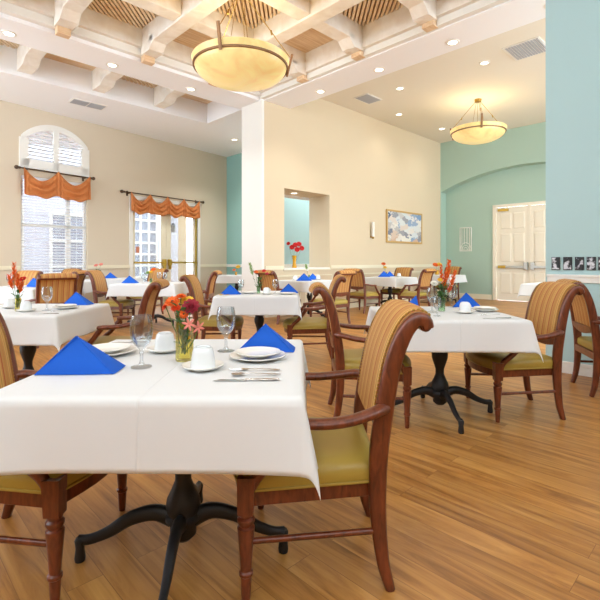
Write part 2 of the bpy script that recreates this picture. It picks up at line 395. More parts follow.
for p, q in ((S0, ds0-.08), (ds1+.08, 6.25)): w.box(p, q, -.018, 0, 0, .14)
struct(LW(w.build('baseboard_left', M['trim_warm'])))

# arched shutter window
win = LW(MB().box(ws0-.04, ws1+.04, -.03, 0, az0-.06, az0).build('window_1', M['trim'])); struct(win)
w = MB(); n = 24
for i in range(n):                                     # curved casing
    p, q = ws0+(ws1-ws0)*i/n, ws0+(ws1-ws0)*(i+1)/n
    w.hexa([(p, -.03, arch_w(p)-.1), (q, -.03, arch_w(q)-.1), (q, .05, arch_w(q)-.1), (p, .05, arch_w(p)-.1)], [(p, -.03, arch_w(p)+.03), (q, -.03, arch_w(q)+.03), (q, .05, arch_w(q)+.03), (p, .05, arch_w(p)+.03)])
w.box(ws0-.04, ws0+.14, -.03, .05, az0, azs-.02); w.box(ws1-.14, ws1+.04, -.03, .05, az0, azs-.02); w.box(1.02, 1.14, -.03, .05, az0, aza-.06); w.box(ws0, ws1, -.03, .05, az0, az0+.14)
w.build('window_frame', M['trim'], win)
def shutter(p, q):
    w = MB(); z = az0+.17
    while z < aza-.12:
        lo, hi = p, q
        while lo < q and arch_w(lo)-.1 < z+.03: lo += .02
        while hi > p and arch_w(hi)-.1 < z+.03: hi -= .02
        if hi-lo > .08: w.hexa([(lo, -.01, z-.03), (hi, -.01, z-.03), (hi, .035, z+.012), (lo, .035, z+.012)], [(lo, -.01, z-.022), (hi, -.01, z-.022), (hi, .035, z+.02), (lo, .035, z+.02)])
        z += .075
    w.build('louver', M['blind'], win)
shutter(ws0+.14, 1.02); shutter(1.14, ws1-.14)
w = MB(); w.box(.78, .79, -.02, -.012, az0+.16, aza-.22); w.box(1.37, 1.38, -.02, -.012, az0+.16, aza-.22); w.build('tilt_rod', M['trim'], win)
MB().box(ws0, ws1, .09, .095, az0, azs).build('pane', M['pane'], win)
# lower double-hung window
win = LW(MB().box(ws0-.05, ws1+.05, -.06, .02, wz0-.05, wz0).build('window_2', M['trim'])); struct(win)
w = MB(); w.box(ws0, ws0+.05, .05, .12, wz0, wz1); w.box(ws1-.05, ws1, .05, .12, wz0, wz1); w.box(ws0, ws1, .05, .12, wz0, wz0+.05); w.box(ws0, ws1, .05, .12, wz1-.05, wz1); w.box(ws0, ws1, .05, .12, 1.9, 1.96)
w.box(ws0+.95, ws0+1.03, .05, .12, wz0, wz1)
w.build('window_frame', M['trim'], win); MB().box(ws0, ws1, .085, .09, wz0, wz1).build('pane', M['pane'], win)
bl = thing('window_blind', 'white horizontal slat blind lowered over the tall window on the left wall', 'blind', lwp(0, 0), LYAW)
w = MB(); z = wz0+.05
while z < wz1-.08:
    w.hexa([(ws0+.02, .002, z-.006), (ws1-.02, .002, z-.006), (ws1-.02, .042, z+.01), (ws0+.02, .042, z+.01)], [(ws0+.02, .002, z-.003), (ws1-.02, .002, z-.003), (ws1-.02, .042, z+.013), (ws0+.02, .042, z+.013)]); z += .062
w.build('slats', M['blind'], bl)
MB().box(ws0+.01, ws1-.01, .0, .048, wz1-.07, wz1-.005).build('headrail', M['blind'], bl); MB().box(ws0+.02, ws1-.02, .005, .04, wz0+.005, wz0+.03).build('bottom_rail', M['blind'], bl)
w = MB()
for s_ in (ws0+.25, ws0+.7, ws1-.25): w.box(s_, s_+.006, -.002, .0, wz0+.02, wz1-.06)
w.build('ladder_cord', M['blind'], bl)

# glazed double door
dr = LW(MB().box(ds0-.09, ds1+.09, -.03, .0, dz1, dz1+.1).build('door_1', M['trim'])); struct(dr)
w = MB(); w.box(ds0-.09, ds0, -.03, .16, 0, dz1); w.box(ds1, ds1+.09, -.03, .16, 0, dz1); w.build('door_frame', M['trim'], dr)
mid = (ds0+ds1)/2
for (p, q) in ((ds0, mid-.004), (mid+.004, ds1)):
    w = MB(); st = .15; w.box(p, p+(st if p > mid-.1 else .1), .04, .09, .01, dz1); w.box(q-(st if q < mid+.1 else .1), q, .04, .09, .01, dz1); w.box(p, q, .04, .09, .01, .24); w.box(p, q, .04, .09, dz1-.13, dz1)
    lf = w.build('door_leaf', M['trim_warm'], dr)
    MB().box(p+.1, q-.1, .06, .066, .24, dz1-.13).build('pane', M['pane'], lf)
    w = MB(); w.box(p+.04, q-.03, -.03, .0, 1.085, 1.13); w.build('push_bar', M['gold'], lf)
    xx = mid-.09 if p < mid-.5 else mid+.09
    w = MB(); w.box(xx-.045, xx+.045, -.045, .04, 1.02, 1.2); w.box(xx-.02, xx+.02, -.06, .04, .92, 1.02); w.build('door_handle', M['gold'], lf, bevel=.01)
w = MB(); w.box(ds1-.05, ds1-.02, .0, .04, .1, dz1); w.build('astragal', M['gold'], dr)
tag_s = MB().box(ds0+.13, ds0+.22, .03, .039, 1.36, 1.52).build('door_notice', mat('notice orange', (196, 120, 90), .6), dr)

# panelled double door in the green recess
dr = AB(MB().box(AN-.03, AN+.1, db0-.0, db1+.0, 2.72, 2.8).build('door_2', M['door'])); struct(dr)
w = MB(); w.box(AN-.03, AN+.1, db1-.08, db1+.02, 0, 2.8); w.box(AN-.03, AN+.1, db0-.02, db0+.08, 0, 2.8); w.build('door_frame', M['door'], dr, bevel=.006)
mid = 4.43
for (p, q) in ((mid+.02, db1-.08), (db0+.08, mid-.02)):
    lf = MB().box(AN+.03, AN+.08, p, q, .01, 2.71).build('door_leaf', M['door'], dr)
    w = MB(); wd = q-p
    for (z0, z1) in ((.2, .82), (1.12, 1.95), (2.08, 2.55)):
        for (f0, f1) in ((.12, .47), (.53, .88)):
            y0, y1 = p+wd*f0, p+wd*f1
            w.hexa([(AN+.031, y0, z0), (AN+.031, y0, z1), (AN+.031, y1, z1), (AN+.031, y1, z0)], [(AN+.018, y0+.03, z0+.03), (AN+.018, y0+.03, z1-.03), (AN+.018, y1-.03, z1-.03), (AN+.018, y1-.03, z0+.03)])
    w.build('panel', M['door'], lf)
    w = MB(); w.box(AN-.045, AN-.015, p+.06, q-.04, .95, 1.01); w.build('push_bar', M['silver'], lf, bevel=.008)
    w = MB(); w.box(AN-.05, AN+.03, q-.28, q-.06, .94, 1.02); w.build('bar_cover', M['gold'], lf, bevel=.006) if p > mid else w.bm.free()
    e = p+.07 if p > mid else q-.07
    w = MB(); w.box(AN-.05, AN+.03, e-.06, e+.06, .9, 1.12); w.build('door_handle', M['silver'], lf, bevel=.02)
w = MB(); w.box(AN+.02, AN+.05, mid-.035, mid+.035, 0, 2.72); w.build('mullion', M['door'], dr)
w = MB(); w.box(AN-.02, AN+.03, 5.0, 5.3, 2.6, 2.67); w.build('door_closer', M['gold'], dr, bevel=.005)

# ---- ceilings
w = MB(); w.box(5.78, 6.5, -3, B, ZS, 5); struct(AB(w.build('trim_10', M['ceil'])))                  # right soffit
w = MB(); w.box(-3, 5.72, 7.02, 7.72, ZS, 5.0); w.box(5.72, 5.78, B, 7.72, ZS, 5.0); struct(AB(w.build('trim_11', M['ceil'])))   # left soffit
struct(AB(MB().box(6.5, 14.2, -3, B+.02, ZC, ZC+.12).build('ceiling', M['ceil_warm'])))
w = MB(); w.box(-3, 5.78, 9.05, 14, ZS, 5.0); w.box(5.78, 8.3, B+t, 14, ZS, 5.0); struct(AB(w.build('ceiling_left', M['ceil'])))
struct(AB(MB().box(6.3, 16, B+t, 8.3, 2.75, 2.85).build('ceiling_beyond', M['ceil'])))
# mouldings round the main coffer
w = MB()
w.box(-3, 5.72, 6.93, 7.02, ZS+.06, ZS+.18); w.box(5.69, 5.78, -3, 6.98, ZS+.02, ZS+.12)
struct(AB(w.build('trim_12', M['trim'])))
w = MB(); w.box(-3, 5.72, 6.86, 6.93, ZS+.18, 4.9); w.box(5.62, 5.69, -3, 6.95, ZS+.12, 4.9)
struct(AB(w.build('trim_13', M['beam'])))
# beams running towards the camera and across, corbels and oak blocks at their ends
AS = [-.52, .75, 2.02, 3.29, 4.56]; BS = [-1.89, -.62, .65, 1.92, 3.19, 4.46, 5.73]
bw = .12; zb = 4.56; ZP = 4.86
k = 14
for a in AS:
    o = struct(AB(MB().box(a-bw, a+bw, -3, 6.9, zb, ZP+.1).build('trim_%d' % k, M['beam'], bevel=.012))); k += 1
    w = MB(); w.hexa([(a-bw, 6.5, zb), (a+bw, 6.5, zb), (a+bw, 6.62, zb-.1), (a-bw, 6.62, zb-.1)][::-1], [(a-bw, 6.5, zb+.1), (a+bw, 6.5, zb+.1), (a+bw, 6.62, zb+.1), (a-bw, 6.62, zb+.1)][::-1])
    w.box(a-bw, a+bw, 6.62, 6.9, zb-.1, zb+.02); w.build('corbel', M['beam'], o, bevel=.008)
    MB().box(a-.09, a+.09, 6.84, 6.96, zb-.2, zb-.09).build('block', M['block'], o, bevel=.006)
    # continuation over the outer strip
    if a > -1:
        o = struct(AB(MB().box(a-bw, a+bw, 7.72, 9.05, zb, ZP+.1).build('trim_%d' % k, M['beam'], bevel=.012))); k += 1
        w = MB(); w.hexa([(a-bw, 8.45, zb), (a+bw, 8.45, zb), (a+bw, 8.62, zb-.08), (a-bw, 8.62, zb-.08)][::-1], [(a-bw, 8.45, zb+.1), (a+bw, 8.45, zb+.1), (a+bw, 8.6, zb+.1), (a-bw, 8.6, zb+.1)][::-1])
        w.box(a-bw, a+bw, 8.62, 9.05, zb-.08, zb+.02); w.build('corbel', M['beam'], o, bevel=.008)
for b in BS:
    w = MB(); ends = [-3]+[x for a in AS for x in (a-bw, a+bw)]+[5.65]
    for i in range(0, len(ends), 2): w.box(ends[i], ends[i+1], b-bw, b+bw, zb+.03, ZP+.1)
    o = struct(AB(w.build('trim_%d' % k, M['beam'], bevel=.01))); k += 1
    w = MB(); w.hexa([(5.3, b-bw, zb+.03), (5.3, b+bw, zb+.03), (5.42, b+bw, zb-.08), (5.42, b-bw, zb-.08)], [(5.3, b-bw, zb+.1), (5.3, b+bw, zb+.1), (5.42, b+bw, zb+.1), (5.42, b-bw, zb+.1)])
    w.box(5.42, 5.66, b-bw, b+bw, zb-.08, zb+.05); w.build('corbel', M['beam'], o, bevel=.008)
    MB().box(5.6, 5.74, b-.09, b+.09, zb-.15, zb-.05).build('block', M['block'], o, bevel=.006)
# coffer panels: planks and lattice in a checkerboard
def coffer(a0, a1, b0, b1, lattice):
    global k
    if not lattice:
        o = AB(MB().box(a0, a1, b0, b1, ZP, ZP+.03).build('trim_%d' % k, M['plank']))
    else:
        o = AB(MB().box(a0, a1, b0, b1, ZP+.06, ZP+.09).build('trim_%d' % k, M['slat_back']))
        # slats at 45 degrees to the grid, clipped to the cell
        w = MB(); cx, cy = (a0+a1)/2, (b0+b1)/2; ha, hb = (a1-a0)/2, (b1-b0)/2; pitch = .062; d = -1.3
        e = Vector((SU, CU)) ; nrm = Vector((CU, -SU))
        while d < 1.3:
            lo, hi = -9, 9
            for comp, hw in ((0, ha), (1, hb)):
                c0 = nrm[comp]*d; dd = e[comp]
                l, h_ = (-hw-c0)/dd, (hw-c0)/dd
                lo, hi = max(lo, min(l, h_)), min(hi, max(l, h_))
            if hi-lo > .06:
                q = [(cx+nrm[0]*(d+sg*.018)+e[0]*tt, cy+nrm[1]*(d+sg*.018)+e[1]*tt) for sg, tt in ((-1, lo), (1, lo), (1, hi), (-1, hi))]
                w.hexa([(x, y, ZP) for x, y in q], [(x, y, ZP+.035) for x, y in q])
            d += pitch
        w.build('slats', M['slat'], o)
    struct(o); k += 1
Aed = [-3]+AS+[5.69]; Bed = [-3]+BS+[6.93]
for i in range(len(Aed)-1):
    for j in range(len(Bed)-1):
        coffer(Aed[i], Aed[i+1], Bed[j], Bed[j+1], (i+j) % 2 == 0)
    coffer(Aed[i], Aed[i+1] if i < len(Aed)-2 else 5.78, 7.72, 9.05, (i+len(Bed)-1) % 2 == 0)

# ---- outside, beyond the left wall
struct(LW(MB().box(-10, 14, .2, 12, -.12, -.02).build('ground_outside', M['ext_ground'])))
eb = tag(LW(MB().box(-9, 7.3, 5.0, 5.3, -.02, 6.5).build('outdoor_building', M['ext_white'])), 'pale stucco building wing seen outside through the windows', 'building')
def ext_window(s0, s1, z0, z1, y, nx, nz, arch=False):
    f = MB(); 
    for i in range(nx+1): x = s0+(s1-s0)*i/nx; f.box(x-.04, x+.04, y-.06, y, z0, z1)
    for i in range(nz+1): z = z0+(z1-z0)*i/nz; f.box(s0, s1, y-.06, y, z-.04, z+.04)
    w_ = f.build('window', M['trim'], eb); MB().box(s0, s1, y-.02, y-.001, z0, z1).build('pane', M['ext_glass'], w_)
ext_window(.6, 2.3, .9, 2.9, 5.0, 2, 2); ext_window(-2.6, -1.0, .9, 2.9, 5.0, 2, 2); ext_window(3.15, 4.3, .1, 2.7, 5.0, 2, 3); ext_window(6.05, 7.15, .1, 3.6, 5.0, 3, 8)
oc = thing('outdoor_column', 'white porch column outside the glazed double door', 'column', lwp(0, 0), LYAW)
w = MB(); w.box(5.57, 5.98, 2.1, 2.5, -.02, 5); w.build('shaft', M['ext_white'], oc); w = MB(); w.box(5.52, 6.03, 2.05, 2.55, -.02, .25); w.build('base', M['ext_white'], oc, bevel=.01)
lt = thing('wall_lantern', 'grey outdoor lantern fixed to the white porch column', 'lantern', lwp(5.7, 2.0, 2.1), LYAW)
w = MB(); w.lathe([(.03, .0), (.075, .02), (.08, .2), (.085, .21)], 10); w.build('cage', M['lantern'], lt, 40)
w = MB(); w.lathe([(.1, .21), (.03, .29), (.01, .31)], 10); w.box(-.02, .02, 0, .1, .1, .16); w.build('cap', M['black'], lt, 40)
tag(LW(MB().box(7.4, 8.0, 4.2, 4.6, -.02, 6).build('outdoor_wall', M['ext_tan'])), 'tan stucco wall outside beyond the porch column', 'wall')

# ---- valances on rods
def valance(s0, s1, f0, f1, zr, nsw, drop, label_rod, label_val):
    rd = thing('curtain_rod', label_rod, 'curtain rod', lwp(0, 0), LYAW)
    w = MB(); w.tube([(s0+.05, -.1, zr), (s1-.05, -.1, zr)], .016, 10); w.build('rod', M['rod'], rd, 40)
    for x, d in ((s0, 1), (s1, -1)):
        w = MB(); w.sphere((x+d*.02, -.1, zr), .042, 1, 8); w.tube([(x+.05*d, -.1, zr), (x+.09*d, -.1, zr)], .026, 10); w.build('finial', M['rod'], rd, 50)
    for x in (s0+.22, s1-.22):
        w = MB(); w.box(x-.012, x+.012, -.11, 0, zr-.03, zr-.012); w.box(x-.02, x+.02, -.012, 0, zr-.08, zr+.05); w.build('bracket', M['rod'], rd)
    nu, nv = nsw*28, 22; rows = []
    for i in range(nu+1):
        u = i/nu; s_ = f0+(f1-f0)*u; ph = (u*nsw) % 1. if i < nu else 1.
        tab = abs(ph-.5)*2                      # 1 at tabs, 0 mid swag
        dip = (1-tab**1.7)
        top = zr+.03-dip*drop*.46
        bot = zr-drop*(1.0-.05*math.cos(ph*2*math.pi))-.02*math.sin(s_*17)
        row = []
        for j in range(nv+1):
            v = j/nv; z = top+(bot-top)*v
            gath = .03*math.sin(s_*80)*tab**2*(1-.3*v)
            fold = .045*math.sin(v*6*math.pi+tab*1.2)*dip*(1-v*.35)
            y = -.125-.05*math.sin(math.pi*min(v*1.1, 1))*dip+gath+fold-.03*v
            row.append((s_, min(y, -.118) if v < .1 else y, z))
        rows.append(row)
    w = MB(); w.quadgrid(rows); o = w.build('curtain_valance', M['valance'], None, 60, solid=.004); LW(o)
    tag(o, label_val, 'valance')
valance(.24, 1.90, .38, 1.78, 3.08, 2, .56, 'bronze curtain rod under the arched shutter window', 'rust orange swagged valance with two swags over the tall window')
valance(2.58, 5.2, 2.84, 5.02, 2.87, 4, .5, 'long bronze curtain rod above the glazed double door', 'rust orange swagged valance with four swags over the glazed door')

# ------------------------------------------------------------------ fixtures
def downlight(x, y, z, label, energy=70, vis=True):
    t_ = thing('downlight', label, 'downlight', (x, y, z), 0, 'recessed ceiling downlights')
    w = MB(); w.lathe([(.065, -.001), (.067, -.012), (.095, -.008), (.1, 0)], 24, close=False); w.build('trim_ring', M['trim'], t_, 40)
    MB().lathe([(.001, -.006), (.066, -.006)], 24, close=False).build('lens', M['lens'], t_)
    l = bpy.data.lights.new('downlight_lamp', 'SPOT'); l.energy = energy; l.spot_size = R(125); l.spot_blend = .8; l.shadow_soft_size = .06; l.color = (1, .965, .91)
    lo = bpy.data.objects.new('downlight_lamp', l); COL.objects.link(lo); lo.parent = t_; lo.location = (0, 0, -.05)
names_l = ['left soffit at the edge of the photo', 'left soffit, second from the photo edge', 'left soffit nearest the white column']
for a, nme in zip((1.47, 2.93, 4.4), names_l): p = abp(a, 7.45); downlight(p[0], p[1], ZS, 'round recessed downlight in the '+nme)
for b, nme in zip((5.82, 4.46, 3.14), ('nearest the white column', 'between two others', 'nearest the blue wall')): p = abp(6.24, b); downlight(p[0], p[1], ZS, 'unseen added downlight in the right soffit '+nme)
p = abp(7.07, 9.74); downlight(p[0], p[1], ZS, 'small recessed downlight in the left ceiling beside the column', 150)
for (a, b), nme in zip([(8.24, 5.35), (9.68, 6.31), (8.31, 3.55), (11.6, 6.16)], ('on the cream ceiling beside the square vent', 'on the cream ceiling near the painting', 'on the cream ceiling above and right of others', 'behind the far pendant near the green wall')):
    p = abp(a, b); downlight(p[0], p[1], ZC, 'recessed downlight '+nme, 60 if b < 5 else 22)
for b, nme in zip((1.8, .45, -.9), ('just behind the blue wall', 'above the walkway beside the blue wall', 'farthest back over the walkway')): p = abp(6.24, b); downlight(p[0], p[1], ZS, 'unseen added downlight in the right soffit '+nme)  # added for extra light: soffit row carried on with unseen lamps
for (a, b), nme in zip([(-.52, .65), (.75, 1.92), (.75, .65), (2.02, .65)], ('left of the viewer', 'over the front table', 'straight over the viewer', 'right of the viewer')): p = abp(a, b); downlight(p[0], p[1], 4.56, 'unseen fill downlight added under a beam crossing '+nme, 42)  # unseen lamps added to brighten the front table top
p = abp(6.95, 7.3); downlight(p[0], p[1], oz1, 'tiny downlight under the head of the wall opening', 14)

def pendant(x, y, z_rim, z_top, label, power):
    t_ = thing('pendant_lamp', label, 'pendant lamp', (x, y, z_rim), R(20), 'alabaster bowl pendants')
    prof = []; Rr, d = .62, .225
    for i in range(15):
        q = i/14*math.pi/2; prof.append((max(Rr*.93*math.sin(q), .001), -d*math.cos(q)))
    prof += [(Rr*.965, .03), (Rr*.99, .075)]
    w = MB(); w.lathe(prof+[(r-.012 if r > .02 else r, z+.012) for r, z in prof[::-1]], 48, close=False); w.build('bowl', M['bowl'], t_, 60)
    MB().lathe([(Rr*.935, -.02), (Rr*.965, -.018), (Rr*.968, .004), (Rr*.94, .006), (Rr*.935, -.02)], 48, close=False).build('band', M['bronze'], t_, 40)
    for kk in range(3):
        an = 2*math.pi*kk/3+R(235); c_, s_ = math.cos(an), math.sin(an)
        w = MB(); w.tube([(c_*.6, s_*.6, -.05), (c_*.67, s_*.67, .24)], .016, 6, sx=1.4); w.build('arm_bracket', M['bronze'], t_)
        w = MB(); w.tube([(c_*.64, s_*.64, .2), (c_*.05, s_*.05, z_top-z_rim)], .006, 6); w.tube([(c_*.4, s_*.4, .2+(.24/.59)*(z_top-z_rim-.2)-.03), (c_*.385, s_*.385, .2+(.255/.59)*(z_top-z_rim-.2)+.01)], .012, 6); w.build('cable', M['brass'], t_)
        an += R(60); c_, s_ = math.cos(an), math.sin(an)
        w = MB(); w.tube([(c_*.2, s_*.2, -.1), (c_*.04, s_*.04, z_top-z_rim)], .004, 6); w.build('inner_cable', M['brass'], t_)
    w = MB(); w.lathe([(.001, z_top-z_rim-.03), (.07, z_top-z_rim-.03), (.08, z_top-z_rim+.03), (.08, z_top-z_rim+.05)], 16); w.build('canopy', M['brass'], t_, 40)
    for dx in (-.2, .22):
        l = bpy.data.lights.new('bulb', 'POINT'); l.energy = power; l.shadow_soft_size = .25; l.color = (1, .9, .74)
        lo = bpy.data.objects.new('bulb', l); COL.objects.link(lo); lo.parent = t_; lo.location = (dx, .05, .1)
pendant(-.75, 5.65, 3.61, 4.53, 'large alabaster bowl pendant hanging from the coffered ceiling', 14)
pendant(4.1, 10.25, 4.1, ZC-.03, 'alabaster bowl pendant in front of the green arched wall', 9)

def vent(a, b, z, wa, wb, label, n=2, rot=YAW):
    p = abp(a, b); t_ = thing('air_vent', label, 'air vent', (p[0], p[1], z), rot)
    w = MB(); w.box(-wa, wa, -wb, wb, -.012, 0); w.build('frame', M['trim'], t_)
    for q in range(n):
        x0 = -wa+.03+q*(2*wa-.03)/n; x1 = x0+(2*wa-.03)/n-.03; w = MB(); m_ = 12
        for i in range(m_):
            y = -wb+.03+(2*wb-.06)*i/m_; w.box(x0, x1, y, y+(2*wb-.06)/m_*.7, -.02, -.013)
        w.build('louver', M['vent'], t_)
vent(3.3, 9.65, ZS, .34, .17, 'grey double air vent in the left ceiling')
vent(8.24, 6.2, ZC, .28, .2, 'grey square air vent in the cream ceiling', 1)
vent(8.3, 2.8, ZC, .33, .3, 'large ceiling air vent beside the blue wall', 1)

# ---- wall pieces
pc = thing('framed_painting', 'wide framed abstract painting in blues and tans on the cream wall', 'painting', abp(0, 0), YAW)
MB().box(10.07, 11.79, B-.03, B-.012, 1.70, 2.50).build('canvas', M['paint'], pc)
w = MB(); w.box(10.02, 11.84, B-.04, B-.0, 1.65, 1.70); w.box(10.02, 11.84, B-.04, B-.0, 2.50, 2.55); w.box(10.02, 10.07, B-.04, B, 1.7, 2.5); w.box(11.79, 11.84, B-.04, B, 1.7, 2.5); w.build('frame', M['frame_gold'], pc, bevel=.004)
sc_ = thing('wall_sconce', 'slim white vertical sconce on the cream wall left of the painting', 'sconce', abp(9.36, B, 1.75), YAW)
w = MB(); w.tube([(0, -.07, .03), (0, -.07, .4)], .04, 12); w.build('shade', M['lens'] if 0 else M['trim'], sc_, 40)
w = MB(); w.box(-.03, .03, -.06, 0, 0, .05); w.sphere((0, -.07, .0), .03); w.build('bracket', M['brass'], sc_, 40)
gr = thing('wall_grille', 'white openwork metal panel with arch pattern on the green wall', 'wall decoration', abp(AN, 6.27, 1.45), YAW)
w = MB(); W2 = .19; HH = .74
for (y0, y1, z0, z1) in ((-W2, W2, 0, .022), (-W2, W2, HH-.022, HH), (-W2, -W2+.022, 0, HH), (W2-.022, W2, 0, HH)): w.box(-.03, -.008, y0, y1, z0, z1)
w.build('frame', M['lattice_white'], gr)
w = MB()
for y in (-.12, -.045, .045, .12): w.box(-.026, -.012, y-.008, y+.008, .02 if abs(y) > .1 else .22, HH-.02)
for r_ in (.06, .11, .17):
    w.tube([(-.019, r_*math.cos(q*math.pi/12), .04+1.35*r_*math.sin(q*math.pi/12)) for q in range(13)], .008, 6, up=(1, 0, 0))
w.box(-.026, -.012, -.17, .17, .035, .05)
w.build('scrollwork', M['lattice_white'], gr, 40)
lab = ['black and white print leftmost in the row on the blue wall', 'black and white print second from left on the blue wall', 'black and white print in the middle of the row on the blue wall', 'black and white print fourth from left on the blue wall', 'black and white print cut off by the right photo edge']
for i in range(5):
    px = 556+i*11.5+(.3*i); r_ = (px-300)/445; Y = 5.15/(CU*r_+SU); b_ = Y*(CU-SU*r_)
    t_ = thing('framed_print', lab[i], 'print', abp(5.15, b_, 1.125), YAW, 'small prints in a row on the blue wall')
    MB().box(-.016, -.012, -.034, .034, -.06, .06).build('print', M['bw'], t_).location = (0, 0, 0)
    w = MB(); w.box(-.012, 0, -.039, .039, -.066, .066); w.build('frame', M['black'], t_)

# ------------------------------------------------------------------ chair
PROF = [(-.262, 0), (-.247, .05), (-.235, .1), (-.222, .215), (-.217, .337), (-.222, .485), (-.238, .607), (-.256, .715), (-.275, .80), (-.300, .87), (-.328, .92), (-.358, .945), (-.385, .938), (-.395, .914)]
PTH = [.032, .040, .044, .052, .059, .065, .064, .060, .057, .055, .052, .05, .046, .036]
def make_chair():
    c = thing('dining_armchair', '', 'chair')
    pp = catmull([(0, y, z) for y, z in PROF], 4); th = []
    for i in range(len(PTH)-1):
        for q in range(4): th.append(PTH[i]+(PTH[i+1]-PTH[i])*q/4)
    th.append(PTH[-1]); path = [(p.y, p.z) for p in pp]
    wd = M['chairwood']
    for sgn in (-1, 1):
        x0, x1 = (.208, .245) if sgn > 0 else (-.245, -.208)
        MB().sweep_yz(path, th, x0, x1).build('back_post', wd, c, 50)
        w = MB(); x = sgn*.282
        w.hexa([(x-.026, .212, .30), (x+.026, .212, .30), (x+.026, .264, .30), (x-.026, .264, .30)], [(x-.028, .205, .425), (x+.028, .205, .425), (x+.028, .265, .425), (x-.028, .265, .425)])
        w.lathe([(.014, 0), (.016, .02), (.019, .085), (.024, .09), (.024, .1), (.019, .105), (.021, .14), (.029, .24), (.03, .25), (.022, .256), (.03, .27), (.03, .28), (.022, .287), (.027, .3), (.027, .302)], 16, (x, .238, 0))
        lg = w.build('leg', wd, c, 35)
        MB().lathe([(.012, -.0), (.014, .004), (.013, .008)], 10, (x, .238, .0)).build('glide', M['rubber'], lg)
        # arm
        a = catmull([(sgn*.228, -.24, .636), (sgn*.268, -.20, .632), (sgn*.298, -.12, .616), (sgn*.306, -.04, .607), (sgn*.306, .03, .606), (sgn*.302, .08, .6)], 5)
        MB().tube(a, [.022]*(len(a)-2)+[.021, .015], 10, sx=1.25, sy=.85).build('arm', wd, c, 60)
        a = catmull([(sgn*.300, .05, .595), (sgn*.298, .085, .55), (sgn*.294, .135, .485), (sgn*.288, .195, .43), (sgn*.283, .235, .36)], 4)
        MB().tube(a, .021, 8, up=(1, 0, 0)).build('arm_support', wd, c, 60)
        MB().tube([(sgn*.228, -.222, .205), (sgn*.282, .235, .2)], .011, 8).build('stretcher', wd, c, 60)
    # bowed seat
    def outline(z, inset, n=10):
        pts = [(-.215+inset, -.225+inset), (.215-inset, -.225+inset)]
        for i in range(n+1):
            q = i/n; x = (.29-inset)*(1-2*q); pts.append((x, .245-inset+.075*math.cos((q-.5)*math.pi)))
        return [(x, y, z) for x, y in pts]
    w = MB(); rows = [outline(.315, .012), outline(.318, .008), outline(.365, .008), outline(.368, .012)]
    V = w.quadgrid(rows, close_v=True); w.bm.faces.new(V[0]); w.bm.faces.new(V[-1]); w.build('seat_rail', wd, c, 35)
    w = MB(); rows = [outline(.368, .012), outline(.374, .0), outline(.40, -.004), outline(.425, .0), outline(.442, .018), outline(.452, .05), outline(.458, .1)]
    V = w.quadgrid(rows, close_v=True); w.bm.faces.new(V[0]); w.bm.faces.new(V[-1]); w.build('seat', M['olive'], c, 50)
    w = MB(); pl = outline(.374, -.003); w.tube(pl[2:], .005, 6, cap=True); w.tube([pl[1], pl[2]], .005, 6); w.tube([pl[0], pl[-1]], .005, 6); w.build('piping', M['olive'], c, 60)
    # backrest: padded sheet following the posts
    s0 = next(i for i, p in enumerate(path) if p[1] > .575)
    bp = [Vector((0, *p)) for p in path[s0:-1]]
    front, back = [], []; nx = 12
    for i, p in enumerate(bp):
        t_ = (bp[min(i+1, len(bp)-1)]-bp[max(i-1, 0)]).normalized(); nn = Vector((0, t_.z, -t_.y))
        fr, bk = [], []
        for j in range(nx+1):
            x = -.209+.418*j/nx; e = 1-(abs(x)/.209)**4
            fr.append(p+Vector((x, 0, 0))+nn*(.026+.016*e)); bk.append(p+Vector((x, 0, 0))-nn*(.012+.010*e))
        front.append(fr); back.append(bk)
    w = MB(); ring = [f+b[::-1] for f, b in zip(front, back)]
    V = w.quadgrid(ring, close_v=True); w.bm.faces.new(V[0]); w.bm.faces.new(V[-1]); w.build('backrest', M['stripe'], c, 50)
    # arched lower back rail and top roll
    w = MB(); n = 12; lo, hi = [], []
    rows = []
    for i in range(n+1):
        x = -.21+.42*i/n; q = 1-(x/.21)**2; zt = .585; zb_ = .545-.035*q
        rows.append([(x, -.262, zb_), (x, -.232-.0, zb_), (x, -.236, zt), (x, -.27, zt)])
    V = w.quadgrid(rows, close_v=True); w.bm.faces.new(V[0]); w.bm.faces.new(V[-1]); w.build('back_rail', wd, c, 50)
    MB().tube([(-.22, -.389, .920), (.22, -.389, .920)], .021, 12).build('top_rail', wd, c, 60)
    MB().box(-.215, .215, -.245, -.2, .31, .37).build('rear_rail', wd, c, bevel=.004)
    # brass nail trim down both edges of the front face
    for sx in (-.2, .2):
        w = MB()
        for i in range(1, len(bp)-3):
            for h_ in (0, .5):
                p = bp[i]*(1-h_)+bp[i+1]*h_; t_ = (bp[i+1]-bp[i-1]).normalized(); nn = Vector((0, t_.z, -t_.y)); e = 1-(abs(sx)/.209)**4
                w.sphere(tuple(p+Vector((sx, 0, 0))+nn*(.028+.016*e)), .0045, 1, 4)
        w.build('nail_trim', M['brass'], c, 80)
    return c
chairs = [
 (.055, 1.79, 90, 'nearest wooden armchair, at the right side of the front table, full side view'),
 (-1.06, 1.775, -90, 'wooden armchair cut off by the left photo edge at the front table'),
 (-1.62, 3.95, 98, 'wooden armchair with curled back between the front-left table and the middle tables'),
 (-3.45, 6.2, 40, 'armchair seen from behind beside the blue napkin of the front-left table'),
 (-3.3, 7.9, -90, 'armchair at the left side of the table before the glazed door'),
 (-1.03, 5.55, -90, 'armchair at the left of the centre table, right behind the orange and crimson bouquet'),
 (-1.80, 7.7, 90, 'armchair right of the table before the glazed door, back curling right'),
 (.12, 5.35, 90, 'armchair at the right side of the centre table, its back curling right'),
 (.5, 3.35, -90, 'armchair at the left side of the right-hand table, with long olive seat'),
 (1.65, 3.46, 90, 'striped armchair at the right side of the right-hand table'),
 (2.78, 3.93, -104, 'armchair partly outside the photo against the blue wall'),
]
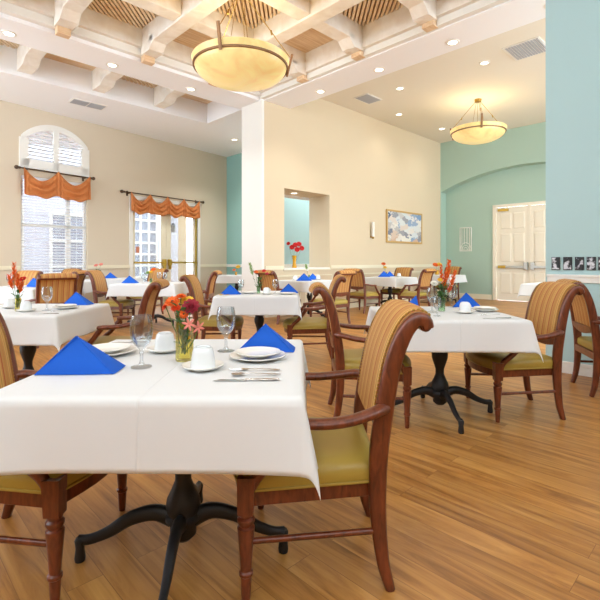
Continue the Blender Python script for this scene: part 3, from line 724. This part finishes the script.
ab_ch = [
 (6.12, 5.45, 0, 'armchair with its back to the viewer at the table below the wall opening'),
 (5.62, 6.3, -90, 'armchair between the centre bouquet and the table below the wall opening'),
 (8.05, 6.2, -90, 'armchair left of the far table below the painting'),
 (9.6, 6.33, 90, 'armchair behind the far table below the painting'),
 (8.9, 5.38, 0, 'armchair with its back to the viewer at the table below the painting'),
 (12.3, 6.35, 90, 'armchair in the far corner against the green wall'),
]
more = [
 (-5.05, 9.3, 160, 'dark armchair close under the tall window with the blind'),
 (-4.2, 7.8, 90, 'armchair half hidden behind the left table chairs near the window'),
 (-4.78, 7.4, 170, 'armchair behind the far-left table at the photo edge'),
 (-3.3, 9.55, 150, 'armchair in front of the glazed double door left leaf'),
]
for (x, y, r_, l) in more: chairs.append((x, y, r_, l))
for (a, b, r_, l) in ab_ch: p = abp(a, b); chairs.append((p[0], p[1], r_+math.degrees(YAW), l))
proto = make_chair(); proto['group'] = 'wooden dining armchairs'
for i, (x, y, r_, l) in enumerate(chairs):
    o = proto if i == 0 else copy_tree(proto)
    o.location = (x, y, 0); o.rotation_euler = (0, 0, R(r_)); o['label'] = l

# ------------------------------------------------------------------ tables
ZT = .755
def make_table():
    t_ = thing('pedestal_table', '', 'table')
    w = MB(); w.box(-.45, .45, -.45, .45, ZT-.03, ZT); w.build('tabletop', M['tabletop'], t_, bevel=.006)
    w = MB(); w.lathe([(.2, ZT-.032), (.2, ZT-.05), (.06, ZT-.06), (.035, ZT-.09), (.038, .6), (.04, .52), (.052, .5), (.046, .49), (.06, .455), (.058, .42), (.042, .37), (.031, .335), (.031, .3), (.045, .265), (.062, .23), (.066, .2), (.06, .175), (.068, .165), (.068, .15), (.05, .13), (.05, .09), (.03, .07)], 24)
    w.build('column', M['iron'], t_, 50)
    for q in range(4):
        an = R(90*q+4); c_, s_ = math.cos(an), math.sin(an)
        pts = catmull([(.04, .15), (.11, .175), (.20, .155), (.28, .108), (.35, .082), (.395, .08)], 5)
        w = MB(); w.tube([(c_*p[0], s_*p[0], p[1]) for p in [(v[0], v[1]) for v in [(p.x, p.y) for p in [Vector((p_[0], p_[1], 0)) for p_ in pts]]]], [.034-.015*min(i/18, 1) for i in range(len(pts))], 10, sx=.75, sy=1.05)
        lg = w.build('leg', M['iron'], t_, 60)
        w = MB(); w.lathe([(.018, 0), (.02, .012), (.016, .05), (.02, .08), (.014, .09)], 12, (c_*.39, s_*.39, 0)); w.build('foot', M['iron'], lg, 50)
    return t_
def cloth_mesh(hx, hy, drop, seed):
    nd = 14; nc = 34; zt = ZT+.004
    def axis(h): return [-h-drop+drop*i/nd for i in range(nd)]+[-h+2*h*i/nc for i in range(nc)]+[h+drop*i/nd for i in range(nd+1)]
    U, Vv = axis(hx), axis(hy); rows = []; rr = .012
    def fall(cx, cy, nx, ny, d, tilt):
        # rounded edge then hang
        if d < rr*1.57:
            q = d/rr; o_ = rr*math.sin(q); dz = rr*(1-math.cos(q))
        else:
            h_ = d-rr*1.57; o_ = rr+h_*math.sin(tilt); dz = rr+h_*math.cos(tilt)
        return (cx+nx*o_, cy+ny*o_, zt-dz)
    for u in U:
        row = []
        for v in Vv:
            dx, dy = max(abs(u)-hx, 0), max(abs(v)-hy, 0); sx, sy = (1 if u > 0 else -1), (1 if v > 0 else -1)
            nz = noise.noise(Vector((u*3+seed, v*3, seed)))
            if dx <= 1e-9 and dy <= 1e-9: p = (u, v, zt+.0012*nz+.0012)
            elif dy <= 1e-9:
                wob = .014*math.sin(v*9+seed*2.1)+.012*nz; near = max(0, 1-(hy-abs(v))/.26)
                p = fall(sx*hx, v, sx, 0, dx, R(3)+wob*1.6+near**2*R(8))
            elif dx <= 1e-9:
                wob = .014*math.sin(u*9+seed*1.3)+.012*nz; near = max(0, 1-(hx-abs(u))/.26)
                p = fall(u, sy*hy, 0, sy, dy, R(3)+wob*1.6+near**2*R(8))
            else:
                r_ = math.hypot(dx, dy); ph = math.atan2(dy, dx)
                tilt = R(11)+R(4)*math.sin(2*ph)**2; r_ *= 1-.07*math.sin(2*ph)**2
                sh = math.sin(2*ph)
                ph2 = ph+.12*math.sin(4*ph)
                p = fall(sx*hx, sy*hy, sx*math.cos(ph2), sy*math.sin(ph2), r_, tilt)
            row.append(p)
        rows.append(row)
    w = MB(); w.quadgrid(rows); return w
tables = [ # x, y, half x, half y, rot, table label, cloth label
 (-.455, 1.735, .455, .47, 0, 'pedestal table in the foreground with splayed black iron legs', 'white tablecloth on the large front table'),
 (1.055, 3.36, .455, .45, -1, 'pedestal table at right with black turned iron column', 'white tablecloth on the right-hand table with orange spray bouquet'),
 (-2.2, 3.6, .455, .46, 1.5, 'pedestal table at front left cut by the photo edge', 'white tablecloth on the front-left table'),
 (-.49, 5.35, .455, .45, 0, 'pedestal table in the middle of the room, left of centre', 'white tablecloth with fallen yellow petals on the centre table'),
 (-2.65, 7.9, .53, .45, 0, 'pedestal table in front of the glazed double door', 'white tablecloth on the table before the glazed double door'),
 (-4.15, 6.6, .455, .45, 0, 'pedestal table at far left behind the front-left table', 'tablecloth on the far-left table behind the orange flowers'),
 (-4.15, 10.0, .455, .45, 0, 'pedestal table near the left wall between window and glazed door', 'tablecloth on the table with small pink flowers'),
 (-4.45, 8.65, .455, .45, 0, 'pedestal table close under the tall window', 'shaded tablecloth below the tall window blind'),
 (-1.75, 12.3, .45, .45, 0, 'pedestal table beyond the white column', 'tablecloth on the farthest table just left of the white column'),
]
for (a, b, lt_, lc) in [(6.43, 6.3, 'pedestal table below the wall opening', 'tablecloth on the table below the wall opening'), (9.12, 6.2, 'pedestal table below the abstract painting', 'tablecloth on the table below the abstract painting'), (11.6, 6.15, 'pedestal table in the far corner by the green wall', 'tablecloth on the far corner table'), (8.48, 2.34, 'pedestal table near the cream double door', 'tablecloth beside the cream double door, behind the striped armchair')]:
    p = abp(a, b); tables.append((p[0], p[1], .455, .45, math.degrees(YAW), lt_, lc))
tp_ = make_table(); tp_['group'] = 'pedestal dining tables'
for i, (x, y, hx, hy, r_, lt_, lc) in enumerate(tables):
    o = tp_ if i == 0 else copy_tree(tp_)
    o.location = (x, y, 0); o.rotation_euler = (0, 0, R(r_)); o['label'] = lt_; o.scale = (1, 1, 1)
    c = cloth_mesh(hx, hy, .21, i*1.7).build('tablecloth', M['cloth'], None, 60, recalc=False); c.location = (x, y, 0); c.rotation_euler = (0, 0, R(r_)); tag(c, lc, 'tablecloth', 'white tablecloths')
    md = c.modifiers.new('s', 'SOLIDIFY'); md.thickness = .0015; md.offset = 1

# ------------------------------------------------------------------ table ware
ZW = ZT+.0085
def on(px, py, z=ZW):
    """point of the table plane seen at that spot of the photo"""
    Y = (H-z)*445/(py-261.); return ((px-300)/445.*Y, Y, z)
def make_goblet():
    t_ = thing('water_goblet', '', 'glass')
    outer = [(.036, 0), (.036, .003), (.012, .008), (.006, .02), (.0055, .045), (.009, .052), (.006, .058), (.012, .068), (.028, .085), (.038, .108), (.0405, .135), (.038, .165), (.034, .185)]
    inner = [(.0325, .185), (.0365, .165), (.039, .135), (.0365, .108), (.026, .087), (.01, .073), (.0005, .072)]
    MB().lathe([(.0005, 0)]+outer+inner, 28, close=False).build('bowl_and_stem', M['glass'], t_, 50); return t_
def make_cup(): 
    t_ = thing('coffee_cup', '', 'cup')
    n = 40; prof = [(.041, 0), (.0405, .004), (.039, .02), (.035, .05), (.032, .062), (.029, .066), (.001, .066)]
    rows = []
    for r, z in prof: rows.append([((r+.0008*math.cos(20*2*math.pi*q/n)*(1 if .004 < z < .06 else 0))*math.cos(2*math.pi*q/n), r*math.sin(2*math.pi*q/n), z) for q in range(n)])
    w = MB(); w.quadgrid(rows, close_v=True); w.build('body', M['china_cup'], t_, 50)
    w = MB(); w.lathe([(.024, .066), (.025, .07), (.022, .07), (.021, .0665)], 24, close=False); w.build('foot_ring', M['china_cup'], t_, 50)
    w = MB(); w.tube(catmull([(.034, 0, .015), (.052, 0, .014), (.06, 0, .03), (.052, 0, .048), (.032, 0, .052)], 4), .0042, 8, up=(0, 1, 0)); w.build('handle', M['china_cup'], t_, 60)
    return t_
def disc(name, r, lab, cat):
    w = MB(); w.lathe([(.0005, .0), (r*.55, 0), (r*.62, .003), (r*.97, .014), (r, .017), (r*.985, .0185), (r*.62, .0075), (r*.5, .0055), (.0005, .0055)], 40, close=False)
    return tag(w.build(name, M['china'], None, 50), lab, cat)
def make_napkin():
    # folded cloth standing as a triangular tent
    w = MB(); n = 10
    A_, L_, Rr_, K_ = Vector((0, .02, .105)), Vector((-.125, -.0, 0)), Vector((.125, -.0, .0)), Vector((.124, .115, 0))
    def face(p, q, r, off):
        rows = []
        for i in range(n+1):
            a, b = p.lerp(q, i/n), p.lerp(r, i/n); row = []
            for j in range(n+1):
                v = a.lerp(b, j/n if i else 0); s_ = i/n; m_ = math.sin(math.pi*j/n)*s_
                row.append(v+off*m_*math.sin(s_*math.pi*.9)*.6)
            rows.append(row)
        w.quadgrid(rows)
    K2 = Vector((-.05, .11, 0))
    face(A_, L_, Rr_, Vector((0, -.02, 0))); face(A_, Rr_, K_, Vector((.012, .01, 0))); face(A_, K_, K2, Vector((0, .01, 0))); face(A_, K2, L_, Vector((-.01, .01, 0)))
    w.tube([tuple(L_*.97), tuple(A_*.99+Vector((0, -.004, 0))), ], .0022, 6); w.tube([tuple(A_*.99), tuple(Rr_*.97)], .0022, 6)
    o = w.build('napkin', M['napkin'], None, 50); return o
def make_knife():
    t_ = thing('table_knife', '', 'knife')
    w = MB(); w.hexa([(0, -.009, 0), (.115, -.009, 0), (.115, .009, 0), (.02, .009, 0)], [(0, -.009, .0015), (.115, -.009, .0025), (.115, .009, .0015), (.02, .009, .0015)]); w.build('blade', M['steel'], t_)
    w = MB(); w.tube([(.11, 0, .004), (.13, 0, .004), (.22, 0, .004), (.226, 0, .004)], [.0045, .006, .009, .005], 8, sx=1, sy=.45); w.build('handle', M['steel'], t_, 50); return t_
def make_fork():
    t_ = thing('table_fork', '', 'fork')
    w = MB()
    for q in range(4): w.tube([(0, -.009+q*.006, .003), (.025, -.009+q*.006, .0015), (.05, -.009+q*.006, .004)], [.0008, .0015, .0018], 6)
    w.build('tines', M['steel'], t_, 50)
    w = MB(); w.tube([(.045, 0, .004), (.06, 0, .004), (.075, 0, .006), (.1, 0, .007), (.17, 0, .004), (.185, 0, .004)], [.011, .011, .004, .003, .007, .004], 8, sx=1, sy=.25); w.build('handle', M['steel'], t_, 50); return t_
def make_spoon():
    t_ = thing('teaspoon', '', 'spoon')
    w = MB(); rows = []
    for i in range(9):
        q = i/8; x = .045*q; hw = max(.0155*math.sin(math.pi*min(max(q, .02), .98))**.6, .001); rows.append([(x, hw*math.cos(a_*math.pi/8), .006-.005*math.sin(a_*math.pi/8)*math.sin(math.pi*q)) for a_ in range(9)])
    w.quadgrid(rows); w.build('spoon_bowl', M['steel'], t_, 60, solid=.001)
    w = MB(); w.tube([(.043, 0, .006), (.07, 0, .008), (.14, 0, .004), (.16, 0, .004)], [.003, .003, .006, .004], 8, sx=1, sy=.35); w.build('handle', M['steel'], t_, 50); return t_
PR = {}
def inst(kind, maker, p, rot, label, group, scale=1.):
    if kind not in PR: PR[kind] = maker(); o = PR[kind]
    else: o = copy_tree(PR[kind])
    o.location = p; o.rotation_euler = (0, 0, R(rot)); o.scale = (scale,)*3; o['label'] = label; o['group'] = group
    if 'category' not in o: o['category'] = kind
    return o
def goblet(px, py, lab, s=1.): return inst('glass', make_goblet, on(px, py), random.uniform(0, 90), lab, 'water goblets on the tables', s)
def napkin(px, py, rot, lab, s=1., cat='napkin'): o = inst('napkin', make_napkin, on(px, py), rot, lab, 'blue folded napkins', s); o.scale = (s, s, s*1.14); return o
def saucer_cup(px, py, rot, where, s=1.):
    p = on(px, py); o = disc('saucer', .075*s, 'white saucer under the upturned cup '+where, 'saucer'); o['group'] = 'white saucers'; o.location = p
    inst('cup', make_cup, (p[0], p[1], p[2]+.006), rot, 'white upturned coffee cup '+where, 'upturned coffee cups', s*1.08)
def plates(px, py, where, r=.112, two=True):
    p = on(px, py); o = disc('dinner_plate', r, 'larger white plate '+where, 'plate'); o['group'] = 'dinner plates'; o.location = p
    if two:
        o = disc('side_plate', r*.8, 'smaller white plate stacked on the larger '+where, 'plate'); o['group'] = 'side plates'; o.location = (p[0], p[1], p[2]+.0125)
def vase(px, py, r, h, m, lab, p=None):
    p = p or on(px, py); t_ = MB().lathe([(.0005, 0), (r*.9, 0), (r, .004), (r, h), (r*.93, h), (r*.9, .012), (.0005, .012)], 28, close=False).build('flower_vase', m, None, 50)
    t_.location = p; tag(t_, lab, 'vase', 'flower vases'); return p
def petal(w, c, d, nrm, L, W, curl=.3):
    """leaf shaped blade from c along d, nrm up"""
    d = Vector(d).normalized(); n_ = Vector(nrm).normalized(); s_ = d.cross(n_).normalized(); rows = []
    for i in range(6):
        q = i/5; wd_ = W*math.sin(math.pi*(q*.86+.08))**.8; cc = Vector(c)+d*L*q+n_*(curl*L*q*q)
        rows.append([cc-s_*wd_/2+n_*wd_*.12, cc, cc+s_*wd_/2+n_*wd_*.12])
    w.quadgrid(rows)
def flower(base, head, R_, m, kind, label, group, centre=None, facing=(0, -.6, .8)):
    t_ = thing('cut_flower', label, 'flower', base, 0, group); b = Vector((0, 0, .01)); h = Vector(head)-Vector(base)
    mid_ = b.lerp(h, .55)+Vector((random.uniform(-.01, .01), random.uniform(-.01, .01), 0))
    w = MB(); w.tube(catmull([b, mid_, h], 5), .0018 if R_ > .01 else .0012, 6); w.build('stem', M['f_green'], t_, 60)
    f = Vector(facing).normalized(); a = f.orthogonal().normalized(); b2 = f.cross(a)
    w = MB()
    if kind == 'daisy':
        for lay, (nn_, ll, cu) in enumerate(((13, 1., .1), (10, .78, .35), (7, .5, .7))):
            for q in range(nn_):
                an = 2*math.pi*q/nn_+lay*.3; petal(w, h+f*.002*lay, a*math.cos(an)+b2*math.sin(an), f, R_*ll, R_*.5, cu)
    elif kind == 'rose':
        for lay in range(6):
            nn_ = 5+lay; 
            for q in range(nn_):
                an = 2*math.pi*q/nn_+lay*.7; petal(w, h, (a*math.cos(an)+b2*math.sin(an))*(lay+1)+f*(6-lay)*.8, f, R_*(.55+.09*lay), R_*.75, .1)
    elif kind == 'lily':
        for q in range(6):
            an = 2*math.pi*q/6; petal(w, h, (a*math.cos(an)+b2*math.sin(an))+f*.5, f, R_*1.1, R_*.35, -.35)
    elif kind == 'spray':
        ax = (h-mid_).normalized()
        for q in range(26):
            an = q*2.4; pos = mid_.lerp(h, .1+.95*q/26); petal(w, pos, Vector((math.cos(an), math.sin(an), 0))*.6+ax*1., Vector((math.cos(an), math.sin(an), 0)), R_*(1.15-.5*q/26), R_*.4, .15)
    w.build('petals', m, t_, 60, solid=.0006)
    if centre: w = MB(); w.sphere(tuple(h+f*.004), R_*.22, .7, 6); w.build('centre', centre, t_, 60)
    return t_
def leaves(base, n, spread, h0, h1, m, label, L=.05, W=.02):
    t_ = thing('foliage', label, 'foliage', base); w = MB()
    for q in range(n):
        an = random.uniform(0, 6.28); hh = random.uniform(h0, h1); rr_ = random.uniform(0, spread)*(.3+.7*hh/h1); c = Vector((rr_*math.cos(an), rr_*math.sin(an), hh))
        petal(w, c, (math.cos(an)*.6, math.sin(an)*.6, random.uniform(.3, 1)), (0, 0, 1), L*random.uniform(.6, 1.2), W, -.2)
    o = w.build('leaf_blades', m, t_, 60, solid=.0006); o['kind'] = 'stuff'
    w = MB()
    for q in range(5):
        an = q*1.3; w.tube([(.012*math.cos(an), .012*math.sin(an), .014), (.01*math.cos(an+1), .01*math.sin(an+1), h1*.7)], .0016, 5)
    w.build('stems', m, t_, 60)
    return t_
def yp(px, py, Y): return ((px-300)/445.*Y, Y, H-(py-261.)*Y/445.)

# front table
W1 = 'on the front table'
napkin(74, 374.5, 3, 'large blue napkin tent at the front left corner of the front table', 1.07)
napkin(265, 352, -3, 'blue napkin tent behind the plates on the front table', .98)
plates(258, 358.5, 'with the blue napkin tent on the front table'); plates(108, 354, 'behind the large blue napkin tent')
goblet(141.5, 367, 'clear stemmed goblet nearest on the left of the front table bouquet', 1.02); goblet(226, 351, 'clear stemmed goblet right of the front table bouquet', 1.02)
saucer_cup(165, 351.5, 100, 'behind the yellow vase on the front table'); saucer_cup(203, 369, 75, 'in front and right of the yellow vase')
G = 'cutlery by the right place on the front table'
inst('knife', make_knife, on(213, 380.5), 1, 'steel table knife nearest the front table edge', G, .95)
inst('spoon', make_spoon, on(231, 375.5), 1, 'steel teaspoon between fork and knife on the front table', G, 1.05)
inst('fork', make_fork, on(229, 370), -2, 'steel fork just in front of the stacked plates at right', G, .98)
G = 'cutlery by the left place on the front table'
inst('knife', make_knife, on(112, 342.5), 2, 'steel table knife behind the left plates on the front table', G, .8)
inst('fork', make_fork, on(113, 346), 0, 'steel fork behind the left plates on the front table', G, .7)
vp = vase(184.5, 360.5, .034, .15, M['glass_y'], 'yellow tinted cylinder glass vase on the front table')
g = 'flowers in the front table vase'; Yv = vp[1]
vb = (vp[0], vp[1], vp[2]+.014)
flower(vb, yp(172.5, 302, Yv), .030, M['f_orange'], 'daisy', 'bright orange daisy at upper left of the front bouquet', g, M['f_dark'])
flower(vb, yp(166, 307, Yv+.03), .022, M['f_deep_orange'], 'daisy', 'deep orange bloom farthest left in the front bouquet', g, M['f_dark'], (-.7, -.3, .6))
flower(vb, yp(181, 297, Yv+.02), .022, M['f_orange'], 'daisy', 'orange bloom at the top of the front bouquet', g, None, (0, -.2, 1))
flower(vb, yp(184, 301, Yv+.03), .022, M['f_yellow'], 'daisy', 'yellow bloom behind the crimson one in the front bouquet', g)
flower(vb, yp(189, 300, Yv+.04), .02, M['f_yellow'], 'daisy', 'pale yellow bloom peeking above the crimson flower', g)
flower(vb, yp(191, 307, Yv-.02), .034, M['f_crimson'], 'rose', 'big crimson bloom of the front bouquet', g, None, (.1, -.8, .6))
flower(vb, yp(184, 314, Yv-.03), .018, M['f_orange'], 'daisy', 'small orange bloom with dark centre low in the front bouquet', g, M['f_dark'], (0, -1, .2))
flower(vb, yp(176, 309, Yv-.01), .02, M['f_deep_orange'], 'rose', 'small red orange bloom at the middle of the front bouquet', g)
flower(vb, yp(189, 324, Yv-.04), .028, M['f_pink'], 'lily', 'pink striped lily drooping over the vase rim at centre', g, None, (.1, -.9, -.1))
flower(vb, yp(198, 327, Yv-.03), .028, M['f_pink'], 'lily', 'pink lily drooping right of the yellow vase', g, None, (.6, -.7, -.2))
leaves(vb, 34, .045, .03, .2, M['f_leaf'], 'green leaves and stems inside the front table bouquet')

# right-hand table
napkin(467, 307, 2, 'blue napkin tent behind the cup on the right-hand table', 1.0); napkin(418, 309, 80, 'blue napkin glimpsed behind the nearest chair back on the right-hand table', .9)
saucer_cup(465, 313, 30, 'before the blue napkin on the right-hand table'); plates(485, 311, 'at the right of the right-hand table', .1)
goblet(432, 312, 'clear goblet left of the orange spray bouquet', 1.); goblet(452, 307, 'clear goblet right of the orange spray bouquet', 1.)
goblet(437, 316, 'low clear tumbler-like goblet front of the green glass vase', .7)
vp = vase(441.5, 311, .028, .12, M['glass_g'], 'pale green glass vase on the right-hand table'); Yv = vp[1]; vb = (vp[0], vp[1], vp[2]+.014); g = 'flowers in the right-hand table vase'
for (x, y, Rr_, l) in ((449, 262, .04, 'tallest orange feathery spray of the right-hand bouquet'), (455, 272, .035, 'orange spray leaning right in the right-hand bouquet'), (441, 266, .03, 'orange spray at the left of the right-hand bouquet'), (452, 283, .03, 'low orange spray at right of the right-hand bouquet'), (446, 274, .035, 'orange spray in the middle of the right-hand bouquet')):
    flower(vb, yp(x, y, Yv+random.uniform(-.03, .03)), Rr_, M['f_orange' if y != 283 else 'f_deep_orange'], 'spray', l, g)
flower(vb, yp(434, 284, Yv-.02), .03, M['f_white'], 'rose', 'round white bloom at lower left of the right-hand bouquet', g)
flower(vb, yp(440, 280, Yv), .022, M['f_yellow'], 'daisy', 'yellow green bloom beside the white one on the right-hand table', g)
leaves(vb, 30, .04, .03, .19, M['f_leaf'], 'green leaves of the right-hand table bouquet')
G = 'cutlery on the right-hand table'
inst('knife', make_knife, on(482, 318.5), 4, 'steel knife at the right of the right-hand table', G, .9); inst('fork', make_fork, on(478, 315), 6, 'steel fork before the plates on the right-hand table', G, .9)
inst('fork', make_fork, on(379, 309), 2, 'steel fork at the left end of the right-hand table', G, .9); inst('knife', make_knife, on(383, 312), 2, 'steel knife at the left end of the right-hand table', G, .9)

# front-left table
napkin(75, 305, -6, 'blue napkin tent behind the plate on the front-left table', .95); plates(66, 308.5, 'on the front-left table', .1)
goblet(47, 310.5, 'clear goblet on the front-left table before the chair back', 1.0); saucer_cup(26, 311.5, 100, 'right of the vase on the front-left table', .95); saucer_cup(10, 308, 10, 'left of the vase on the front-left table', .95)
vp = vase(18, 311, .022, .1, M['glass_y'], 'small yellow green glass vase on the front-left table'); Yv = vp[1]; vb = (vp[0], vp[1], vp[2]+.012); g = 'flowers in the front-left table vase'
for (x, y, l) in ((14, 264, 'tallest orange spray on the front-left table'), (9, 276, 'orange spray leaning left on the front-left table'), (18, 275, 'orange spray in the middle of the front-left bouquet'), (22, 283, 'lower orange spray of the front-left bouquet')):
    flower(vb, yp(x, y, Yv+random.uniform(-.03, .03)), .035, M['f_orange'], 'spray', l, g)
flower(vb, yp(23, 279, Yv), .028, M['f_red'], 'daisy', 'red bloom at the right of the front-left bouquet', g, M['f_yellow'])
leaves(vb, 20, .03, .03, .14, M['f_leaf'], 'green leaves of the front-left table bouquet', .04)
G = 'cutlery on the front-left table'
inst('knife', make_knife, on(30, 314), 4, 'steel knife near the front edge of the front-left table', G, .9); inst('fork', make_fork, on(48, 311.5), 4, 'steel fork left of the plate on the front-left table', G, .85)

# centre table
napkin(230, 294.5, 0, 'blue napkin tent at the left of the centre table', .95); napkin(288.5, 293, 0, 'blue napkin tent at the right of the centre table', .95)
plates(286.5, 294.2, 'at the right of the centre table', .11, False); plates(249, 293.4, 'beside the left napkin of the centre table', .1, False)
goblet(275, 293.2, 'clear goblet left of the right napkin on the centre table', .9); goblet(241, 294, 'clear goblet before the white column on the centre table', .9); saucer_cup(266.5, 294.2, 40, 'on the centre table', .95)
vp = vase(258.5, 293.4, .022, .09, M['glass_g'], 'small glass vase on the centre table'); Yv = vp[1]; vb = (vp[0], vp[1], vp[2]+.012); g = 'flowers in the centre table vase'
flower(vb, yp(250, 264, Yv), .04, M['f_pale_green'], 'spray', 'long pale green sprig leaning left on the centre table', g)
flower(vb, yp(256, 272, Yv), .03, M['f_orange'], 'daisy', 'orange bloom of the centre table bouquet', g); flower(vb, yp(264, 271, Yv), .028, M['f_red'], 'daisy', 'red bloom of the centre table bouquet', g); flower(vb, yp(267, 274, Yv-.02), .024, M['f_magenta'], 'rose', 'magenta bloom at right of the centre table bouquet', g)
leaves(vb, 26, .05, .03, .17, M['f_leaf'], 'green leaves of the centre table bouquet', .06)
for i, (x, y) in enumerate(((219, 294.6), (221, 295.4), (225, 294.0), (225, 295.2))):
    w = MB(); petal(w, (0, 0, .001), (math.cos(i*2), math.sin(i*2), 0), (0, 0, 1), .04, .03, .08); o = w.build('fallen_petal', M['f_yellow'], None, 60, solid=.001); o.location = on(x, y, ZW+.001); o.scale = (1.3, 1.3, 1.3)
    tag(o, 'yellow petal fallen on the left end of the centre table', 'petal', 'petals fallen on the centre table')

# table before the glazed door
napkin(129, 283.2, 0, 'blue napkin tent on the table before the glazed door', 1.1); goblet(143, 283.1, 'clear goblet on the table before the glazed door, left of flowers', 1.); goblet(165, 283.1, 'clear goblet on the table before the glazed door, right of flowers', 1.); goblet(159, 282.3, 'clear goblet farther back before the glazed door', 1.)
vp = vase(151, 282.9, .024, .08, M['glass_g'], 'small vase on the table before the glazed door'); vb = (vp[0], vp[1], vp[2]+.012); Yv = vp[1]; g = 'flowers before the glazed door'
flower(vb, yp(153.5, 269.5, Yv), .045, M['f_orange'], 'daisy', 'orange bloom on the table before the glazed door', g); flower(vb, yp(151, 272, Yv), .04, M['f_yellow'], 'daisy', 'yellow bloom on the table before the glazed door', g); flower(vb, yp(148, 273, Yv), .04, M['f_pale_green'], 'rose', 'lime green bloom on the table before the glazed door', g)
# far-left table
napkin(32.5, 287, -20, 'blue napkin tent on the far-left table beside orange flowers', 1.15); goblet(9.5, 287, 'clear goblet at the left end of the far-left table', 1.05); plates(18, 287.8, 'on the far-left table', .11, False)
# pink flower table
napkin(110, 278.2, 10, 'blue napkin on the table with small pink flowers', 1.1)
vp = vase(98, 278.3, .03, .08, M['glass_g'], 'small vase with pink flowers near the left wall'); vb = (vp[0], vp[1], vp[2]+.012); Yv = vp[1]; g = 'pink flowers near the left wall'
flower(vb, yp(96, 265.5, Yv), .05, M['f_pink'], 'daisy', 'left pink bloom near the left wall', g); flower(vb, yp(101, 264.5, Yv), .05, M['f_pink'], 'daisy', 'right pink bloom near the left wall', g); leaves(vb, 14, .07, .05, .2, M['f_leaf'], 'leaves under the pink flowers near the left wall', .07, .03)
# farthest table by column
px_, _, _ = on(236, 276.6)
vp = vase(236, 275.2, .03, .09, M['amber'], 'amber vase on the farthest table left of the column'); vb = (vp[0], vp[1], vp[2]+.06); Yv = vp[1]; g = 'yellow flowers by the white column'
flower(vb, yp(238, 267, Yv), .07, M['f_yellow'], 'daisy', 'yellow bloom on the farthest table left of the column', g, M['f_dark']); flower(vb, yp(234, 270, Yv), .05, M['f_orange'], 'daisy', 'amber orange bloom on the farthest table', g)
# table below the opening
napkin(304, 280.8, 0, 'blue napkin tent at left below the wall opening', 1.25); napkin(313, 279.7, 20, 'blue napkin tent at right below the wall opening', 1.1); saucer_cup(295, 280, 40, 'on the table below the wall opening', 1.1); saucer_cup(318, 279.6, 40, 'right of the napkins below the wall opening', 1.1)
vp = vase(309, 279.6, .025, .1, M['glass_g'], 'clear bud vase on the table below the wall opening'); vb = (vp[0], vp[1], vp[2]+.012); Yv = vp[1]
flower(vb, yp(306, 265, Yv), .05, M['f_pale_green'], 'spray', 'pale green sprig on the table below the wall opening', 'sprigs below the wall opening'); flower(vb, yp(307, 270, Yv), .04, M['f_white'], 'rose', 'cream bloom on the table below the wall opening', 'sprigs below the wall opening')
# amber vase with red flowers on the opening ledge
p = abp(6.72, 7.05, oz0)
w = MB(); w.lathe([(.0005, 0), (.045, 0), (.05, .02), (.036, .12), (.045, .24), (.052, .27), (.044, .27), (.03, .12), (.0005, .03)], 24, close=False); o = w.build('flower_vase', M['amber'], None, 50); o.location = p; tag(o, 'tall amber vase standing on the ledge of the wall opening', 'vase', 'flower vases')
g = 'red flowers on the opening ledge'; vb = (p[0], p[1], p[2]+.04); Yv = p[1]
for i, (dx, dz, l) in enumerate(((-.13, .53, 'smallest red bloom at upper left on the ledge'), (-.05, .45, 'red bloom at lower left on the ledge'), (.02, .5, 'red bloom in the middle above the amber vase'), (.10, .52, 'red bloom at upper right above the amber vase'), (.16, .43, 'red bloom farthest right above the amber vase'), (.06, .4, 'lowest red bloom above the amber vase rim'))):
    flower(vb, (p[0]+dx, p[1]+random.uniform(-.05, .05), p[2]+dz), .062 if i else .045, M['f_red'], 'daisy', l, g, None, (dx*2, -1, .4))
# table below the painting
napkin(384, 276.9, 0, 'left of two blue napkins below the painting', 1.2); napkin(390, 276.4, 20, 'right of two blue napkins below the painting', 1.1); saucer_cup(399, 276.8, 40, 'on the table below the painting', 1.1)
vp = vase(386, 276.2, .03, .1, M['glass_g'], 'bud vase on the table below the painting'); vb = (vp[0], vp[1], vp[2]+.012); Yv = vp[1]
flower(vb, yp(383.5, 264, Yv), .06, M['f_orange'], 'daisy', 'orange yellow bloom on the table below the painting', 'flowers below the painting'); flower(vb, yp(385, 267.5, Yv), .05, M['f_yellow'], 'daisy', 'lower yellow bloom on the table below the painting', 'flowers below the painting')
# far corner table
vp = vase(437, 274.7, .05, .13, M['amber'], 'brown vase on the far corner table'); vb = (vp[0], vp[1], vp[2]+.03); Yv = vp[1]
flower(vb, yp(435.5, 265, Yv), .09, M['f_orange'], 'daisy', 'left orange bloom on the far corner table', 'flowers on the far corner table'); flower(vb, yp(439.5, 264.5, Yv), .08, M['f_yellow'], 'daisy', 'right amber bloom on the far corner table', 'flowers on the far corner table')

# ------------------------------------------------------------------ light, camera
wd = bpy.data.worlds.new('sky'); bpy.context.scene.world = wd; wd.use_nodes = True
bg = wd.node_tree.nodes['Background']; bg.inputs['Color'].default_value = (.79, .90, 1.0, 1); bg.inputs['Strength'].default_value = 7
cam = bpy.data.cameras.new('camera'); co = bpy.data.objects.new('camera', cam); COL.objects.link(co)
co.location = (0, 0, H); co.rotation_euler = (R(90), 0, 0); cam.sensor_width = 36; cam.lens = 445/600*36; cam.shift_y = -.065; cam.clip_start = .02; cam.clip_end = 100
sc = bpy.context.scene; sc.camera = co
sc.view_settings.view_transform = 'Standard'; sc.view_settings.look = 'None'; sc.view_settings.gamma = 1; sc.view_settings.exposure = -0.05
sc.cycles.use_denoising = True; sc.cycles.max_bounces = 8; sc.cycles.transmission_bounces = 8; sc.cycles.transparent_max_bounces = 12; sc.cycles.caustics_refractive = False; sc.cycles.caustics_reflective = False; sc.cycles.sample_clamp_indirect = 4
